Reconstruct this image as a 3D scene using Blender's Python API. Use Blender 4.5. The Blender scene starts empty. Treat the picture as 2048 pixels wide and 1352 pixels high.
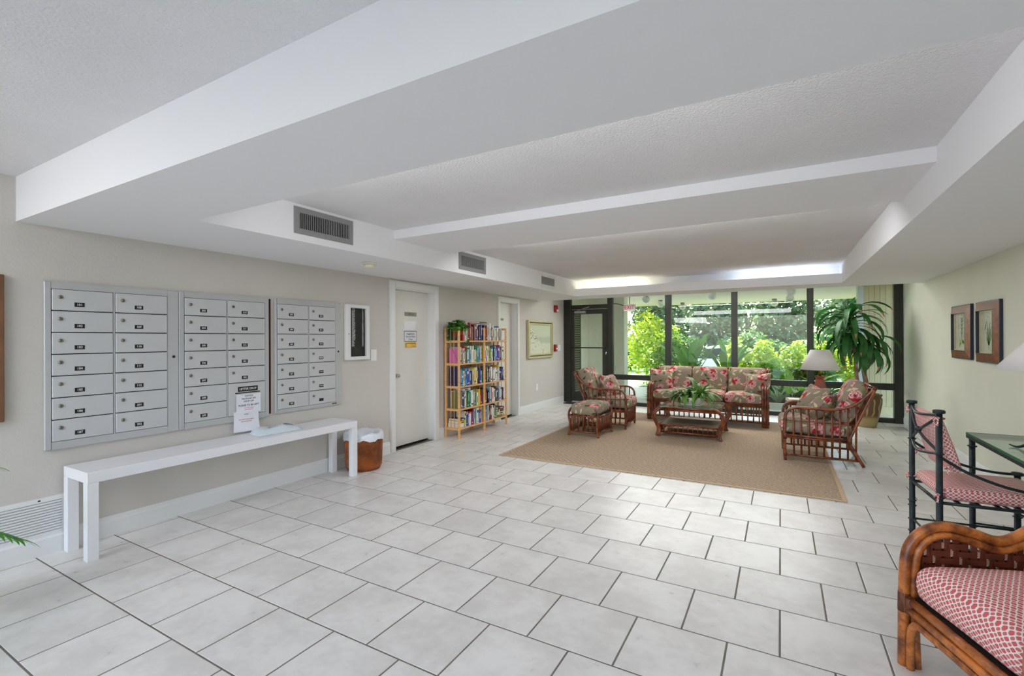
import bpy, math, random
from mathutils import Vector, Matrix
R = math.radians
random.seed(7)
sc = bpy.context.scene
COL = sc.collection

# ------------------------------------------------------------------ camera, world, sun, large lights, exposure
F_PX, YAW, PIT, ROLL, CAMH = 949.28, .515221, .001568, -.0043532, 1.40
fw = Vector((-math.sin(YAW)*math.cos(PIT), math.cos(YAW)*math.cos(PIT), math.sin(PIT)))
rt0 = Vector((math.cos(YAW), math.sin(YAW), 0)); up0 = rt0.cross(fw)
rt = rt0*math.cos(ROLL)+up0*math.sin(ROLL); up = up0*math.cos(ROLL)-rt0*math.sin(ROLL)
cd = bpy.data.cameras.new('camera'); cam = bpy.data.objects.new('camera', cd); COL.objects.link(cam)
cam.matrix_world = Matrix(((rt.x, up.x, -fw.x, 0), (rt.y, up.y, -fw.y, 0), (rt.z, up.z, -fw.z, CAMH), (0, 0, 0, 1)))
cd.sensor_width = 36; cd.lens = F_PX/2048*36; cd.clip_start = .05; cd.clip_end = 300
sc.camera = cam

def project(p):
    q = Vector(p)-Vector((0, 0, CAMH)); z = q.dot(fw)
    if z < .05: return None
    return (1024+F_PX*q.dot(rt)/z, 676-F_PX*q.dot(up)/z)

w = bpy.data.worlds.new('world'); sc.world = w; w.use_nodes = True
nt = w.node_tree; bg = nt.nodes['Background']; sky = nt.nodes.new('ShaderNodeTexSky')
sky.sky_type = 'NISHITA'; sky.sun_disc = False; sky.sun_elevation = R(52); sky.sun_rotation = R(-25); sky.air_density = 1.0; sky.dust_density = 2.0
nt.links.new(sky.outputs[0], bg.inputs[0]); bg.inputs[1].default_value = 1.15
sd = bpy.data.lights.new('sun', 'SUN'); sd.energy = 10.0; sd.angle = R(1.5); sd.color = (1, .96, .88)
sun = bpy.data.objects.new('sun', sd); COL.objects.link(sun)
sun.rotation_euler = Vector((.42, -.66, -1.0)).to_track_quat('-Z', 'Y').to_euler()

def area(name, loc, aim, sx, sy, e, col=(1, 1, 1)):
    l = bpy.data.lights.new(name, 'AREA'); l.shape = 'RECTANGLE'; l.size = sx; l.size_y = sy; l.energy = e; l.color = col
    o = bpy.data.objects.new(name, l); COL.objects.link(o); o.location = loc
    o.rotation_euler = (Vector(aim)-Vector(loc)).to_track_quat('-Z', 'Z').to_euler(); return o
area('rear_fill', (-1.2, -4.3, 1.0), (-1.2, 1.0, 1.8), 5.0, 1.8, 14, (.97, .97, 1))  # unseen fill lamp added behind the camera, in place of room light
area('overhead_fill', (-1.2, -2.2, 2.42), (-1.2, -2.2, 0), 4.6, 2.8, 11, (.97, .97, 1))  # added fill lamp overhead behind the camera; no known fixture there
area('overhead_fill', (-3.3, -.7, 2.42), (-3.4, .2, 0), 1.3, 2.2, 80, (.97, .97, 1))  # added fill to brighten the left wall and mailboxes
area('overhead_fill', (1.0, -.7, 2.42), (1.0, -.3, 0), 1.0, 2.0, 18, (.97, .97, 1))  # added fill for the right side, not a real fixture
area('behind_beam_fill', (-1.2, 1.64, 2.27), (-1.2, 4.2, 1.2), 3.0, .18, 17, (.97, .97, 1))  # fill lamp added out of sight behind the first beam
area('behind_beam_fill', (-1.2, 4.40, 2.43), (-1.2, 5.6, 0), 3.0, .26, 50, (.97, .97, 1))  # added fill tucked behind the second beam to brighten the rear
area('window_bay_fill', (-1.2, 9.15, 2.42), (-1.2, 7.0, 0), 3.6, .9, 128, (1, 1, .96))  # added fill hidden above the window bay, imitating daylight from the windows
sc.view_settings.view_transform = 'Standard'; sc.view_settings.look = 'None'; sc.view_settings.gamma = 1
sc.view_settings.use_curve_mapping = False; sc.view_settings.exposure = 0.11
sc.cycles.use_denoising = True
sc.cycles.max_bounces = 10; sc.cycles.diffuse_bounces = 8; sc.cycles.glossy_bounces = 3; sc.cycles.transmission_bounces = 4; sc.cycles.transparent_max_bounces = 12
sc.cycles.caustics_reflective = False; sc.cycles.caustics_refractive = False; sc.cycles.sample_clamp_indirect = 6

# ------------------------------------------------------------------ materials
def lin(c):
    return tuple((v/255/12.92 if v/255 <= .04045 else ((v/255+.055)/1.055)**2.4) for v in c)+(1,)
class NB:
    def __init__(s, name):
        s.m = bpy.data.materials.new(name); s.m.use_nodes = True; s.t = s.m.node_tree; s.n = s.t.nodes; s.l = s.t.links
        s.b = s.n['Principled BSDF']; s.out = s.n['Material Output']
    def new(s, typ, **k):
        n = s.n.new('ShaderNode'+typ)
        for a, v in k.items():
            if a.startswith('i_'):
                key = a[2:]; n.inputs[int(key) if key.isdigit() else key.replace('_', ' ')].default_value = v
            else: setattr(n, a, v)
        return n
    def link(s, a, b): s.l.new(a, b)
    def math(s, op, a, b=None, c=None, clamp=False):
        n = s.n.new('ShaderNodeMath'); n.operation = op; n.use_clamp = clamp
        for i, v in enumerate((a, b, c)):
            if v is None: continue
            if isinstance(v, (int, float)): n.inputs[i].default_value = v
            else: s.l.new(v, n.inputs[i])
        return n.outputs[0]
    def mix(s, f, a, b, blend='MIX'):
        n = s.n.new('ShaderNodeMix'); n.data_type = 'RGBA'; n.blend_type = blend
        for i, v in ((0, f), (6, a), (7, b)):
            if isinstance(v, (int, float)): n.inputs[i].default_value = v
            elif isinstance(v, tuple): n.inputs[i].default_value = v
            else: s.l.new(v, n.inputs[i])
        return n.outputs[2]
    def step(s, v, lo, hi):
        n = s.new('MapRange', i_1=lo, i_2=hi, i_3=0., i_4=1.); n.interpolation_type = 'SMOOTHSTEP'; s.l.new(v, n.inputs[0]); return n.outputs[0]
    def coord(s, kind='Object', scale=1.):
        c = s.new('TexCoord'); 
        if scale == 1.: return c.outputs[kind]
        mp = s.new('Mapping'); mp.inputs['Scale'].default_value = scale if isinstance(scale, tuple) else (scale,)*3
        s.l.new(c.outputs[kind], mp.inputs[0]); return mp.outputs[0]
    def noise(s, co, scale, detail=3, rough=.55):
        n = s.new('TexNoise', i_Scale=scale, i_Detail=detail, i_Roughness=rough); s.l.new(co, n.inputs['Vector']); return n.outputs[0]
    def bump(s, h, strength, dist=.01):
        n = s.new('Bump', i_Strength=strength, i_Distance=dist); s.l.new(h, n.inputs['Height']); s.l.new(n.outputs[0], s.b.inputs['Normal'])
def mat(name, c, rough=.5, metal=0., var=0., vs=6., bump=0., bs=60., bd=.005, spec=.5, coat=0., scale=1., island=0.):
    k = NB(name); b = k.b; base = lin(c)
    b.inputs['Roughness'].default_value = rough; b.inputs['Metallic'].default_value = metal; b.inputs['Specular IOR Level'].default_value = spec
    if coat: b.inputs['Coat Weight'].default_value = coat; b.inputs['Coat Roughness'].default_value = .15
    col = base; co = k.coord('Object', scale)
    if var:
        f = k.step(k.noise(co, vs, 4), .3, .7)
        col = k.mix(f, tuple(v*(1-var) for v in base[:3])+(1,), tuple(min(1, v*(1+var)) for v in base[:3])+(1,))
    if island:
        g = k.new('NewGeometry'); m = k.math('MULTIPLY_ADD', g.outputs['Random Per Island'], island*2, 1-island)
        hs = k.new('HueSaturation'); k.link(m, hs.inputs['Value'])
        if isinstance(col, tuple): hs.inputs['Color'].default_value = col
        else: k.link(col, hs.inputs['Color'])
        col = hs.outputs[0]
    if isinstance(col, tuple): b.inputs['Base Color'].default_value = col
    else: k.link(col, b.inputs['Base Color'])
    if bump: k.bump(k.noise(co, bs, 3), bump, bd)
    return k.m
def leafmat(name, c1, c2, trans=.4, vs=2.5, rough=.5):
    k = NB(name); b = k.b; co = k.coord('Object'); g = k.new('NewGeometry')
    f = k.math('ADD', k.math('MULTIPLY', g.outputs['Random Per Island'], .6), k.math('MULTIPLY', k.step(k.noise(co, vs, 2), .35, .65), .4))
    col = k.mix(f, lin(c1), lin(c2)); k.link(col, b.inputs['Base Color']); b.inputs['Roughness'].default_value = rough
    t = k.new('BsdfTranslucent'); k.link(col, t.inputs[0]); mx = k.new('MixShader', i_0=trans)
    k.link(b.outputs[0], mx.inputs[1]); k.link(t.outputs[0], mx.inputs[2]); k.link(mx.outputs[0], k.out.inputs[0]); return k.m
def glassmat(name, tint=(1, 1, 1, 1), ior=1.45, extra=0.):
    k = NB(name); tr = k.new('BsdfTransparent'); tr.inputs[0].default_value = tint
    gl = k.new('BsdfGlossy', i_Roughness=.0); fr = k.new('Fresnel'); mx = k.new('MixShader'); ge = k.new('NewGeometry'); k.link(k.math('MULTIPLY_ADD', ge.outputs['Backfacing'], 1/ior-ior, ior), fr.inputs[0])
    k.link(k.math('ADD', fr.outputs[0], extra, clamp=True), mx.inputs[0]); k.link(tr.outputs[0], mx.inputs[1]); k.link(gl.outputs[0], mx.inputs[2]); k.link(mx.outputs[0], k.out.inputs[0]); return k.m
def emit(name, c, s):
    k = NB(name); e = k.new('Emission', i_Strength=s); e.inputs[0].default_value = lin(c); k.link(e.outputs[0], k.out.inputs[0]); return k.m

M = {}
M['paint'] = mat('white_ceiling_paint', (236, 236, 238), .85, bump=.12, bs=90, bd=.004, spec=.2)
M['popcorn'] = mat('textured_ceiling_paint', (230, 229, 230), .9, var=.03, vs=1.2, bump=.65, bs=90, bd=.012, spec=.1)
M['wall'] = mat('beige_wall_paint', (202, 197, 191), .8, var=.02, vs=2, bump=.30, bs=60, bd=.006, spec=.25)
M['wallR'] = mat('garden_lit_wall_paint', (214, 216, 201), .8, var=.02, vs=2, bump=.12, bs=70, bd=.004, spec=.25)  # wall paint lightened and greened; garden light is put into the colour
M['trim'] = mat('white_trim_gloss', (226, 226, 226), .4, spec=.4)
M['door'] = mat('door_white', (222, 220, 214), .45, var=.01)
M['bench'] = mat('bench_white_lacquer', (232, 232, 236), .35, var=.01)
M['grout'] = mat('grout', (116, 109, 102), .9, var=.15, vs=9)
M['bronze'] = mat('dark_bronze_aluminium', (52, 52, 46), .35, metal=.5, var=.08)
M['black'] = mat('black_plastic', (18, 18, 18), .5)
M['blackgap'] = mat('dark_void', (10, 10, 10), .9)
M['steel'] = mat('mailbox_aluminium', (196, 197, 199), .45, metal=.12, var=.03, vs=3, bump=.03, bs=200)
M['steelframe'] = mat('mailbox_frame_aluminium', (184, 185, 186), .45, metal=.12, var=.03, vs=2)
M['lock'] = mat('lock_metal', (140, 135, 120), .25, metal=.9)
M['chrome'] = mat('satin_chrome', (190, 190, 188), .25, metal=.9)
M['white'] = mat('white_plastic', (235, 235, 233), .45)
M['ink'] = mat('print_white', (238, 238, 238), .6)
M['inkblack'] = mat('print_black', (60, 60, 66), .7)
M['inkred'] = mat('print_red', (205, 130, 140), .7)
M['paper'] = mat('paper', (228, 229, 236), .8, var=.015)
M['red'] = mat('alarm_red', (150, 16, 22), .4)
M['brass'] = mat('brass', (190, 150, 70), .3, metal=.85, var=.1)
M['nickel'] = mat('tarnished_plate', (120, 118, 106), .4, metal=.6)
M['pine'] = mat('pine', (226, 172, 112), .55, var=.12, vs=3, scale=(1, 1, 6))
M['pages'] = mat('book_pages', (232, 226, 208), .9)
M['iron'] = mat('verdigris_iron', (44, 54, 58), .45, metal=.5, var=.25, vs=25, bump=.15, bs=60)
M['frost'] = mat('globe_glass', (205, 206, 198), .3)
M['greyvent'] = mat('grey_vent_metal', (150, 150, 150), .5, metal=.3)
M['whitevent'] = mat('white_vent_metal', (226, 226, 226), .5)
M['cream'] = mat('cream_plastic', (232, 226, 206), .5)
M['bag'] = mat('white_bag_plastic', (225, 228, 236), .35, bump=.4, bs=18, bd=.02)
M['poly'] = mat('poly_mailer_plastic', (208, 218, 226), .3, bump=.5, bs=14, bd=.02)
M['wicker'] = mat('wicker_strand', (160, 84, 32), .4, var=.45, vs=7, coat=.3)
M['wickerdark'] = mat('wicker_core', (70, 28, 12), .7)
M['shade'] = mat('lamp_shade_linen', (226, 222, 220), .9, bump=.08, bs=300)
M['mahog'] = mat('red_brown_lamp_wood', (146, 56, 30), .3, var=.25, vs=8, coat=.4)
M['soil'] = mat('potting_soil', (62, 44, 30), .95, var=.3, vs=30)
M['shelfcane'] = mat('woven_cane_shelf', (128, 116, 98), .7, var=.15, vs=60, bump=.4, bs=220, bd=.003)
M['canetop'] = mat('woven_cane_top', (158, 156, 140), .6, var=.1, vs=60, bump=.4, bs=220, bd=.003)
M['darkseat'] = mat('seat_webbing', (30, 24, 20), .8)
M['cane'] = mat('dracaena_cane', (150, 124, 100), .8, var=.2, vs=18)
M['stem'] = mat('green_stem', (90, 110, 50), .6)
M['bark'] = mat('bark', (120, 100, 78), .9, var=.3, vs=10, bump=.5, bs=30)
M['dleaf'] = leafmat('dracaena_leaf', (26, 78, 32), (56, 122, 50), .22)
M['tipleaf'] = leafmat('browned_leaf_tip', (190, 140, 92), (160, 108, 70), .2)
M['ivy'] = leafmat('pothos_leaf', (34, 110, 36), (110, 176, 60), .25)
M['orchid'] = leafmat('bowl_plant_leaf', (40, 96, 36), (128, 180, 76), .3)
M['palm'] = leafmat('palm_leaf', (38, 128, 32), (90, 170, 60), .3)
M['hedge'] = leafmat('hedge_leaf', (96, 150, 36), (220, 228, 70), .45)
M['bush'] = leafmat('bush_leaf', (50, 92, 38), (128, 168, 76), .35)
M['tree'] = leafmat('tree_leaf', (56, 84, 46), (142, 160, 110), .35)
M['bop'] = leafmat('broad_leaf', (66, 128, 52), (130, 180, 80), .4)
M['lime'] = leafmat('lime_leaf', (120, 180, 50), (190, 226, 110), .45)
M['blade'] = leafmat('pale_blade', (150, 184, 120), (226, 236, 214), .4)
M['lawn'] = mat('lawn', (146, 170, 96), .9, var=.3, vs=6, bump=.5, bs=60)
M['concrete'] = mat('concrete', (214, 213, 206), .8, var=.05, vs=3)
M['stucco'] = mat('cream_stucco', (244, 240, 226), .85, var=.04, vs=5, bump=.2, bs=50)
M['porch'] = mat('porch_ceiling', (196, 186, 178), .8)
M['tan'] = mat('tan_siding', (214, 194, 150), .7, var=.03, vs=4)
M['asphalt'] = mat('asphalt', (120, 120, 118), .9, var=.1, vs=8)
M['carpaint'] = mat('silver_car_paint', (226, 228, 230), .3, metal=.0, coat=.8)
M['carglass'] = mat('car_glass', (38, 46, 50), .08, spec=.8)
M['tyre'] = mat('tyre', (24, 24, 24), .8)
M['glass'] = glassmat('window_glass', (.96, 1, .97, 1), 1.45)
M['pglass'] = glassmat('picture_glass', (1, 1, 1, 1), 1.18)
M['tglass'] = glassmat('table_glass', (.80, .93, .87, 1), 1.5, .05)
M['gedge'] = mat('glass_edge_green', (70, 130, 100), .15, spec=.6)
M['ceramic'] = mat('white_ceramic', (228, 226, 214), .25, coat=.4)
M['candle'] = mat('red_jar', (176, 60, 24), .25, var=.3, vs=14, coat=.5)
M['walnut'] = mat('burl_frame', (122, 56, 22), .35, var=.35, vs=22, coat=.3)
M['blueblack'] = mat('blue_black_frame_edge', (26, 34, 52), .4)
M['gilt'] = mat('gilt_frame', (196, 188, 150), .45, metal=.2, var=.05)
M['matboard'] = mat('mat_board', (214, 216, 196), .85)
M['brownframe'] = mat('brown_frame', (116, 78, 52), .5, var=.2)
M['matte'] = mat('matte_black', (22, 22, 22), .9)
M['tubeW'] = emit('warm_tube', (255, 250, 215), 17)
M['tubeC'] = emit('cool_tube', (226, 240, 255), 11)
M['board'] = mat('directory_felt', (12, 16, 12), .7)

def m_tile():
    k = NB('floor_tile_ceramic'); co = k.coord('Object'); oi = k.new('ObjectInfo')
    g = k.new('NewGeometry'); v = k.new('VectorMath', operation='ADD'); k.link(g.outputs['Position'], v.inputs[0])
    cx = k.new('CombineXYZ'); k.link(k.math('MULTIPLY', oi.outputs['Random'], 40), cx.inputs[2]); k.link(cx.outputs[0], v.inputs[1])
    n1 = k.noise(v.outputs[0], 3.2, 6, .6); n2 = k.noise(v.outputs[0], 16, 4, .6)
    f = k.step(k.math('ADD', k.math('MULTIPLY', n1, .7), k.math('MULTIPLY', n2, .3)), .36, .62)
    c = k.mix(f, lin((208, 205, 201)), lin((225, 223, 220)))
    hs = k.new('HueSaturation'); k.link(k.math('MULTIPLY_ADD', oi.outputs['Random'], .05, .975), hs.inputs['Value']); k.link(c, hs.inputs['Color'])
    k.link(hs.outputs[0], k.b.inputs['Base Color'])
    k.link(k.math('MULTIPLY_ADD', n2, .25, .2), k.b.inputs['Roughness']); k.b.inputs['Specular IOR Level'].default_value = .45
    k.bump(n2, .05, .004); return k.m
M['tile'] = m_tile()
def m_rattan(nm='rattan_pole', c0=(64, 27, 11), c1=(150, 76, 34)):
    k = NB(nm); co = k.coord('Object')
    n = k.noise(co, 14, 4); n2 = k.noise(co, 60, 2)
    c = k.mix(k.step(n, .3, .7), lin(c0), lin(c1))
    c = k.mix(k.math('MULTIPLY', k.step(n2, .55, .75), .5), c, lin((44, 20, 9)))
    k.link(c, k.b.inputs['Base Color']); k.b.inputs['Roughness'].default_value = .35; k.b.inputs['Coat Weight'].default_value = .2; k.b.inputs['Coat Roughness'].default_value = .2
    return k.m
M['rattan'] = m_rattan()
M['honey'] = m_rattan('honey_rattan_pole', (96, 44, 16), (206, 120, 52))
M['rattandark'] = mat('rattan_wrapping', (96, 48, 24), .5, var=.3, vs=40)
M['weave'] = mat('woven_rattan_strip', (96, 44, 26), .4, var=.25, vs=20, coat=.3)
M['weavelight'] = mat('woven_rattan_strip_pale', (178, 140, 116), .5, var=.15, vs=20)
def m_rug():
    k = NB('sisal_rug'); co = k.coord('Object')
    wv = k.new('TexWave', i_Scale=9., i_Distortion=2.5, i_Detail=2.); wv.bands_direction = 'DIAGONAL'; k.link(co, wv.inputs['Vector'])
    ck = k.new('TexVoronoi', i_Scale=48., i_Randomness=.8); k.link(co, ck.inputs['Vector'])
    n = k.noise(co, 120, 2); f = k.math('ADD', k.math('MULTIPLY', wv.outputs[1], .25), k.math('ADD', k.math('MULTIPLY', ck.outputs['Distance'], .6), k.math('MULTIPLY', n, .45)))
    c = k.mix(k.step(f, .35, .9), lin((154, 133, 112)), lin((182, 163, 142)))
    k.link(c, k.b.inputs['Base Color']); k.b.inputs['Roughness'].default_value = .95; k.b.inputs['Specular IOR Level'].default_value = .1; k.bump(f, .6, .004); return k.m
M['rug'] = m_rug()
def m_floral():
    k = NB('floral_cotton'); uv = k.new('TexCoord').outputs['UV']; oi = k.new('ObjectInfo')
    off = k.new('CombineXYZ'); k.link(k.math('MULTIPLY', oi.outputs['Random'], 17), off.inputs[0]); k.link(k.math('MULTIPLY', oi.outputs['Random'], 31), off.inputs[1])
    va = k.new('VectorMath', operation='ADD'); k.link(uv, va.inputs[0]); k.link(off.outputs[0], va.inputs[1])
    wob = k.new('TexNoise', i_Scale=14.); k.link(va.outputs[0], wob.inputs['Vector'])
    vm = k.new('VectorMath', operation='MULTIPLY_ADD'); k.link(wob.outputs['Color'], vm.inputs[0]); vm.inputs[1].default_value = (.03, .03, 0); k.link(va.outputs[0], vm.inputs[2]); P = vm.outputs[0]
    def vor(scale, rnd, src):
        v = k.new('TexVoronoi', i_Scale=scale, i_Randomness=rnd); v.voronoi_dimensions = '2D'; k.link(src, v.inputs['Vector'])
        s = k.new('VectorMath', operation='SUBTRACT'); k.link(src, s.inputs[0]); k.link(v.outputs['Position'], s.inputs[1])
        x = k.new('SeparateXYZ'); k.link(s.outputs[0], x.inputs[0]); c = k.new('SeparateColor'); k.link(v.outputs['Color'], c.inputs[0])
        return v.outputs['Distance'], k.math('ARCTAN2', x.outputs[1], x.outputs[0]), x, c
    base = k.mix(k.noise(P, 30, 3), lin((138, 123, 107)), lin((154, 139, 122)))
    d, a, x, c = vor(12, .9, P)                                              # leaves
    ang = k.math('MULTIPLY', c.outputs[0], 6.28)
    el = k.math('ABSOLUTE', k.math('SINE', k.math('SUBTRACT', a, ang)))
    leaf = k.math('SUBTRACT', 1, k.step(k.math('MULTIPLY', d, k.math('MULTIPLY_ADD', el, 1.9, 1)), .44, .54))
    leaf = k.math('MULTIPLY', leaf, k.math('GREATER_THAN', c.outputs[1], .18))
    lc = k.mix(k.math('GREATER_THAN', c.outputs[2], .55), lin((200, 196, 150)), lin((54, 82, 46)))
    lc = k.mix(k.math('MULTIPLY', k.step(c.outputs[2], .7, .9), .6), lc, lin((150, 166, 96)))
    base = k.mix(leaf, base, lc)
    d, a, x, c = vor(5.4, .8, P)                                            # blossoms
    pet = k.math('MULTIPLY_ADD', k.math('SINE', k.math('MULTIPLY', a, 9)), .05, 1.)
    r = k.math('MULTIPLY', d, pet); fl = k.math('MULTIPLY', k.math('SUBTRACT', 1, k.step(r, .34, .37)), k.math('GREATER_THAN', c.outputs[0], .36))
    pc = k.new('CombineXYZ'); k.link(k.math('MULTIPLY', a, 1.5), pc.inputs[0]); k.link(k.math('MULTIPLY', r, 11), pc.inputs[1])
    pv = k.new('TexVoronoi', i_Scale=1.6); pv.voronoi_dimensions = '2D'; k.link(pc.outputs[0], pv.inputs['Vector'])
    str_ = k.math('SUBTRACT', 1, k.step(pv.outputs['Distance'], .25, .62))
    fc = k.mix(str_, lin((176, 92, 98)), lin((226, 190, 184)))
    side = k.step(k.math('ADD', k.math('SINE', k.math('ADD', a, k.math('MULTIPLY', c.outputs[1], 6.28))), k.math('MULTIPLY', r, 2)), .9, 1.35)
    fc = k.mix(side, fc, lin((170, 34, 44)))
    fc = k.mix(k.math('SUBTRACT', 1, k.step(r, .05, .14)), fc, lin((150, 40, 56)))
    col = k.mix(fl, base, fc); k.link(col, k.b.inputs['Base Color']); k.b.inputs['Roughness'].default_value = .85; k.b.inputs['Specular IOR Level'].default_value = .2
    k.bump(k.noise(k.coord('Object'), 9, 2), .25, .02); return k.m
M['floral'] = m_floral()
def m_trellis(name, s):
    k = NB(name); uv = k.new('TexCoord').outputs['UV']; x = k.new('SeparateXYZ'); k.link(uv, x.inputs[0])
    wob = k.noise(uv, 9, 2); u = k.math('ADD', k.math('MULTIPLY', x.outputs[0], s), k.math('MULTIPLY', wob, 1.2)); v = k.math('MULTIPLY', x.outputs[1], s*1.25)
    a = k.math('ADD', k.math('COSINE', u), k.math('COSINE', v))
    f = k.math('MAXIMUM', k.step(a, .28, .48), k.math('MULTIPLY', k.step(k.math('MULTIPLY', a, -1), .75, .92), .95))
    c = k.mix(f, lin((236, 226, 218)), lin((206, 100, 104)))
    k.link(c, k.b.inputs['Base Color']); k.b.inputs['Roughness'].default_value = .85; k.b.inputs['Specular IOR Level'].default_value = .2; return k.m
M['trellis'] = m_trellis('coral_trellis_cotton', 250.); M['trellis2'] = m_trellis('coral_trellis_cotton_small', 250.)
def m_pot():
    k = NB('glazed_stoneware'); co = k.coord('Object'); wv = k.new('TexWave', i_Scale=3.4, i_Distortion=9., i_Detail=1.); k.link(co, wv.inputs['Vector'])
    f = k.step(wv.outputs[1], .78, .9); x = k.new('SeparateXYZ'); k.link(co, x.inputs[0])
    band = k.math('MULTIPLY', k.step(x.outputs[2], .16, .2), k.math('SUBTRACT', 1, k.step(x.outputs[2], .43, .46)))
    base = k.mix(k.step(x.outputs[2], .12, .2), lin((168, 148, 98)), lin((96, 66, 32)))
    k.link(k.mix(k.math('MULTIPLY', f, band), base, lin((176, 148, 96))), k.b.inputs['Base Color']); k.b.inputs['Roughness'].default_value = .3; k.b.inputs['Coat Weight'].default_value = .4; return k.m
M['pot'] = m_pot()
def m_bowl():
    k = NB('painted_bowl'); co = k.coord('Object'); v = k.new('TexVoronoi', i_Scale=13.); k.link(co, v.inputs['Vector']); c = k.new('SeparateColor'); k.link(v.outputs['Color'], c.inputs[0])
    f = k.math('MULTIPLY', k.math('SUBTRACT', 1, k.step(v.outputs['Distance'], .3, .42)), k.math('GREATER_THAN', c.outputs[0], .5))
    fc = k.mix(c.outputs[1], lin((226, 186, 110)), lin((190, 140, 150)))
    k.link(k.mix(f, lin((226, 224, 208)), fc), k.b.inputs['Base Color']); k.b.inputs['Roughness'].default_value = .2; return k.m
M['bowl'] = m_bowl()
def m_painting():
    k = NB('seascape_print'); uv = k.coord('Object'); x = k.new('SeparateXYZ'); k.link(uv, x.inputs[0])
    n = k.noise(uv, 7, 4); z = k.math('ADD', x.outputs[2], k.math('MULTIPLY', k.math('SUBTRACT', n, .5), .08)); y = x.outputs[1]
    c = k.mix(k.step(z, .02, .08), lin((176, 186, 166)), lin((198, 204, 178)))
    c = k.mix(k.step(z, -.10, -.06), lin((206, 208, 184)), c)
    dune = k.step(k.math('ADD', k.math('MULTIPLY', y, -.75), k.math('MULTIPLY', z, -1.)), .02, .09)
    c = k.mix(dune, c, lin((212, 212, 192)))
    gr = k.math('MULTIPLY', dune, k.math('MULTIPLY', k.step(k.noise(k.coord('Object', (1, 1, 3)), 16, 4), .5, .62), k.step(z, -.16, .0)))
    c = k.mix(gr, c, lin((110, 122, 82)))
    c = k.mix(k.math('MULTIPLY', k.step(k.noise(uv, 11, 3), .6, .66), k.math('MULTIPLY', k.math('SUBTRACT', 1, k.step(z, -.16, -.1)), .6)), c, lin((130, 128, 104)))
    k.link(c, k.b.inputs['Base Color']); k.b.inputs['Roughness'].default_value = .35; return k.m
M['painting'] = m_painting()

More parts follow.
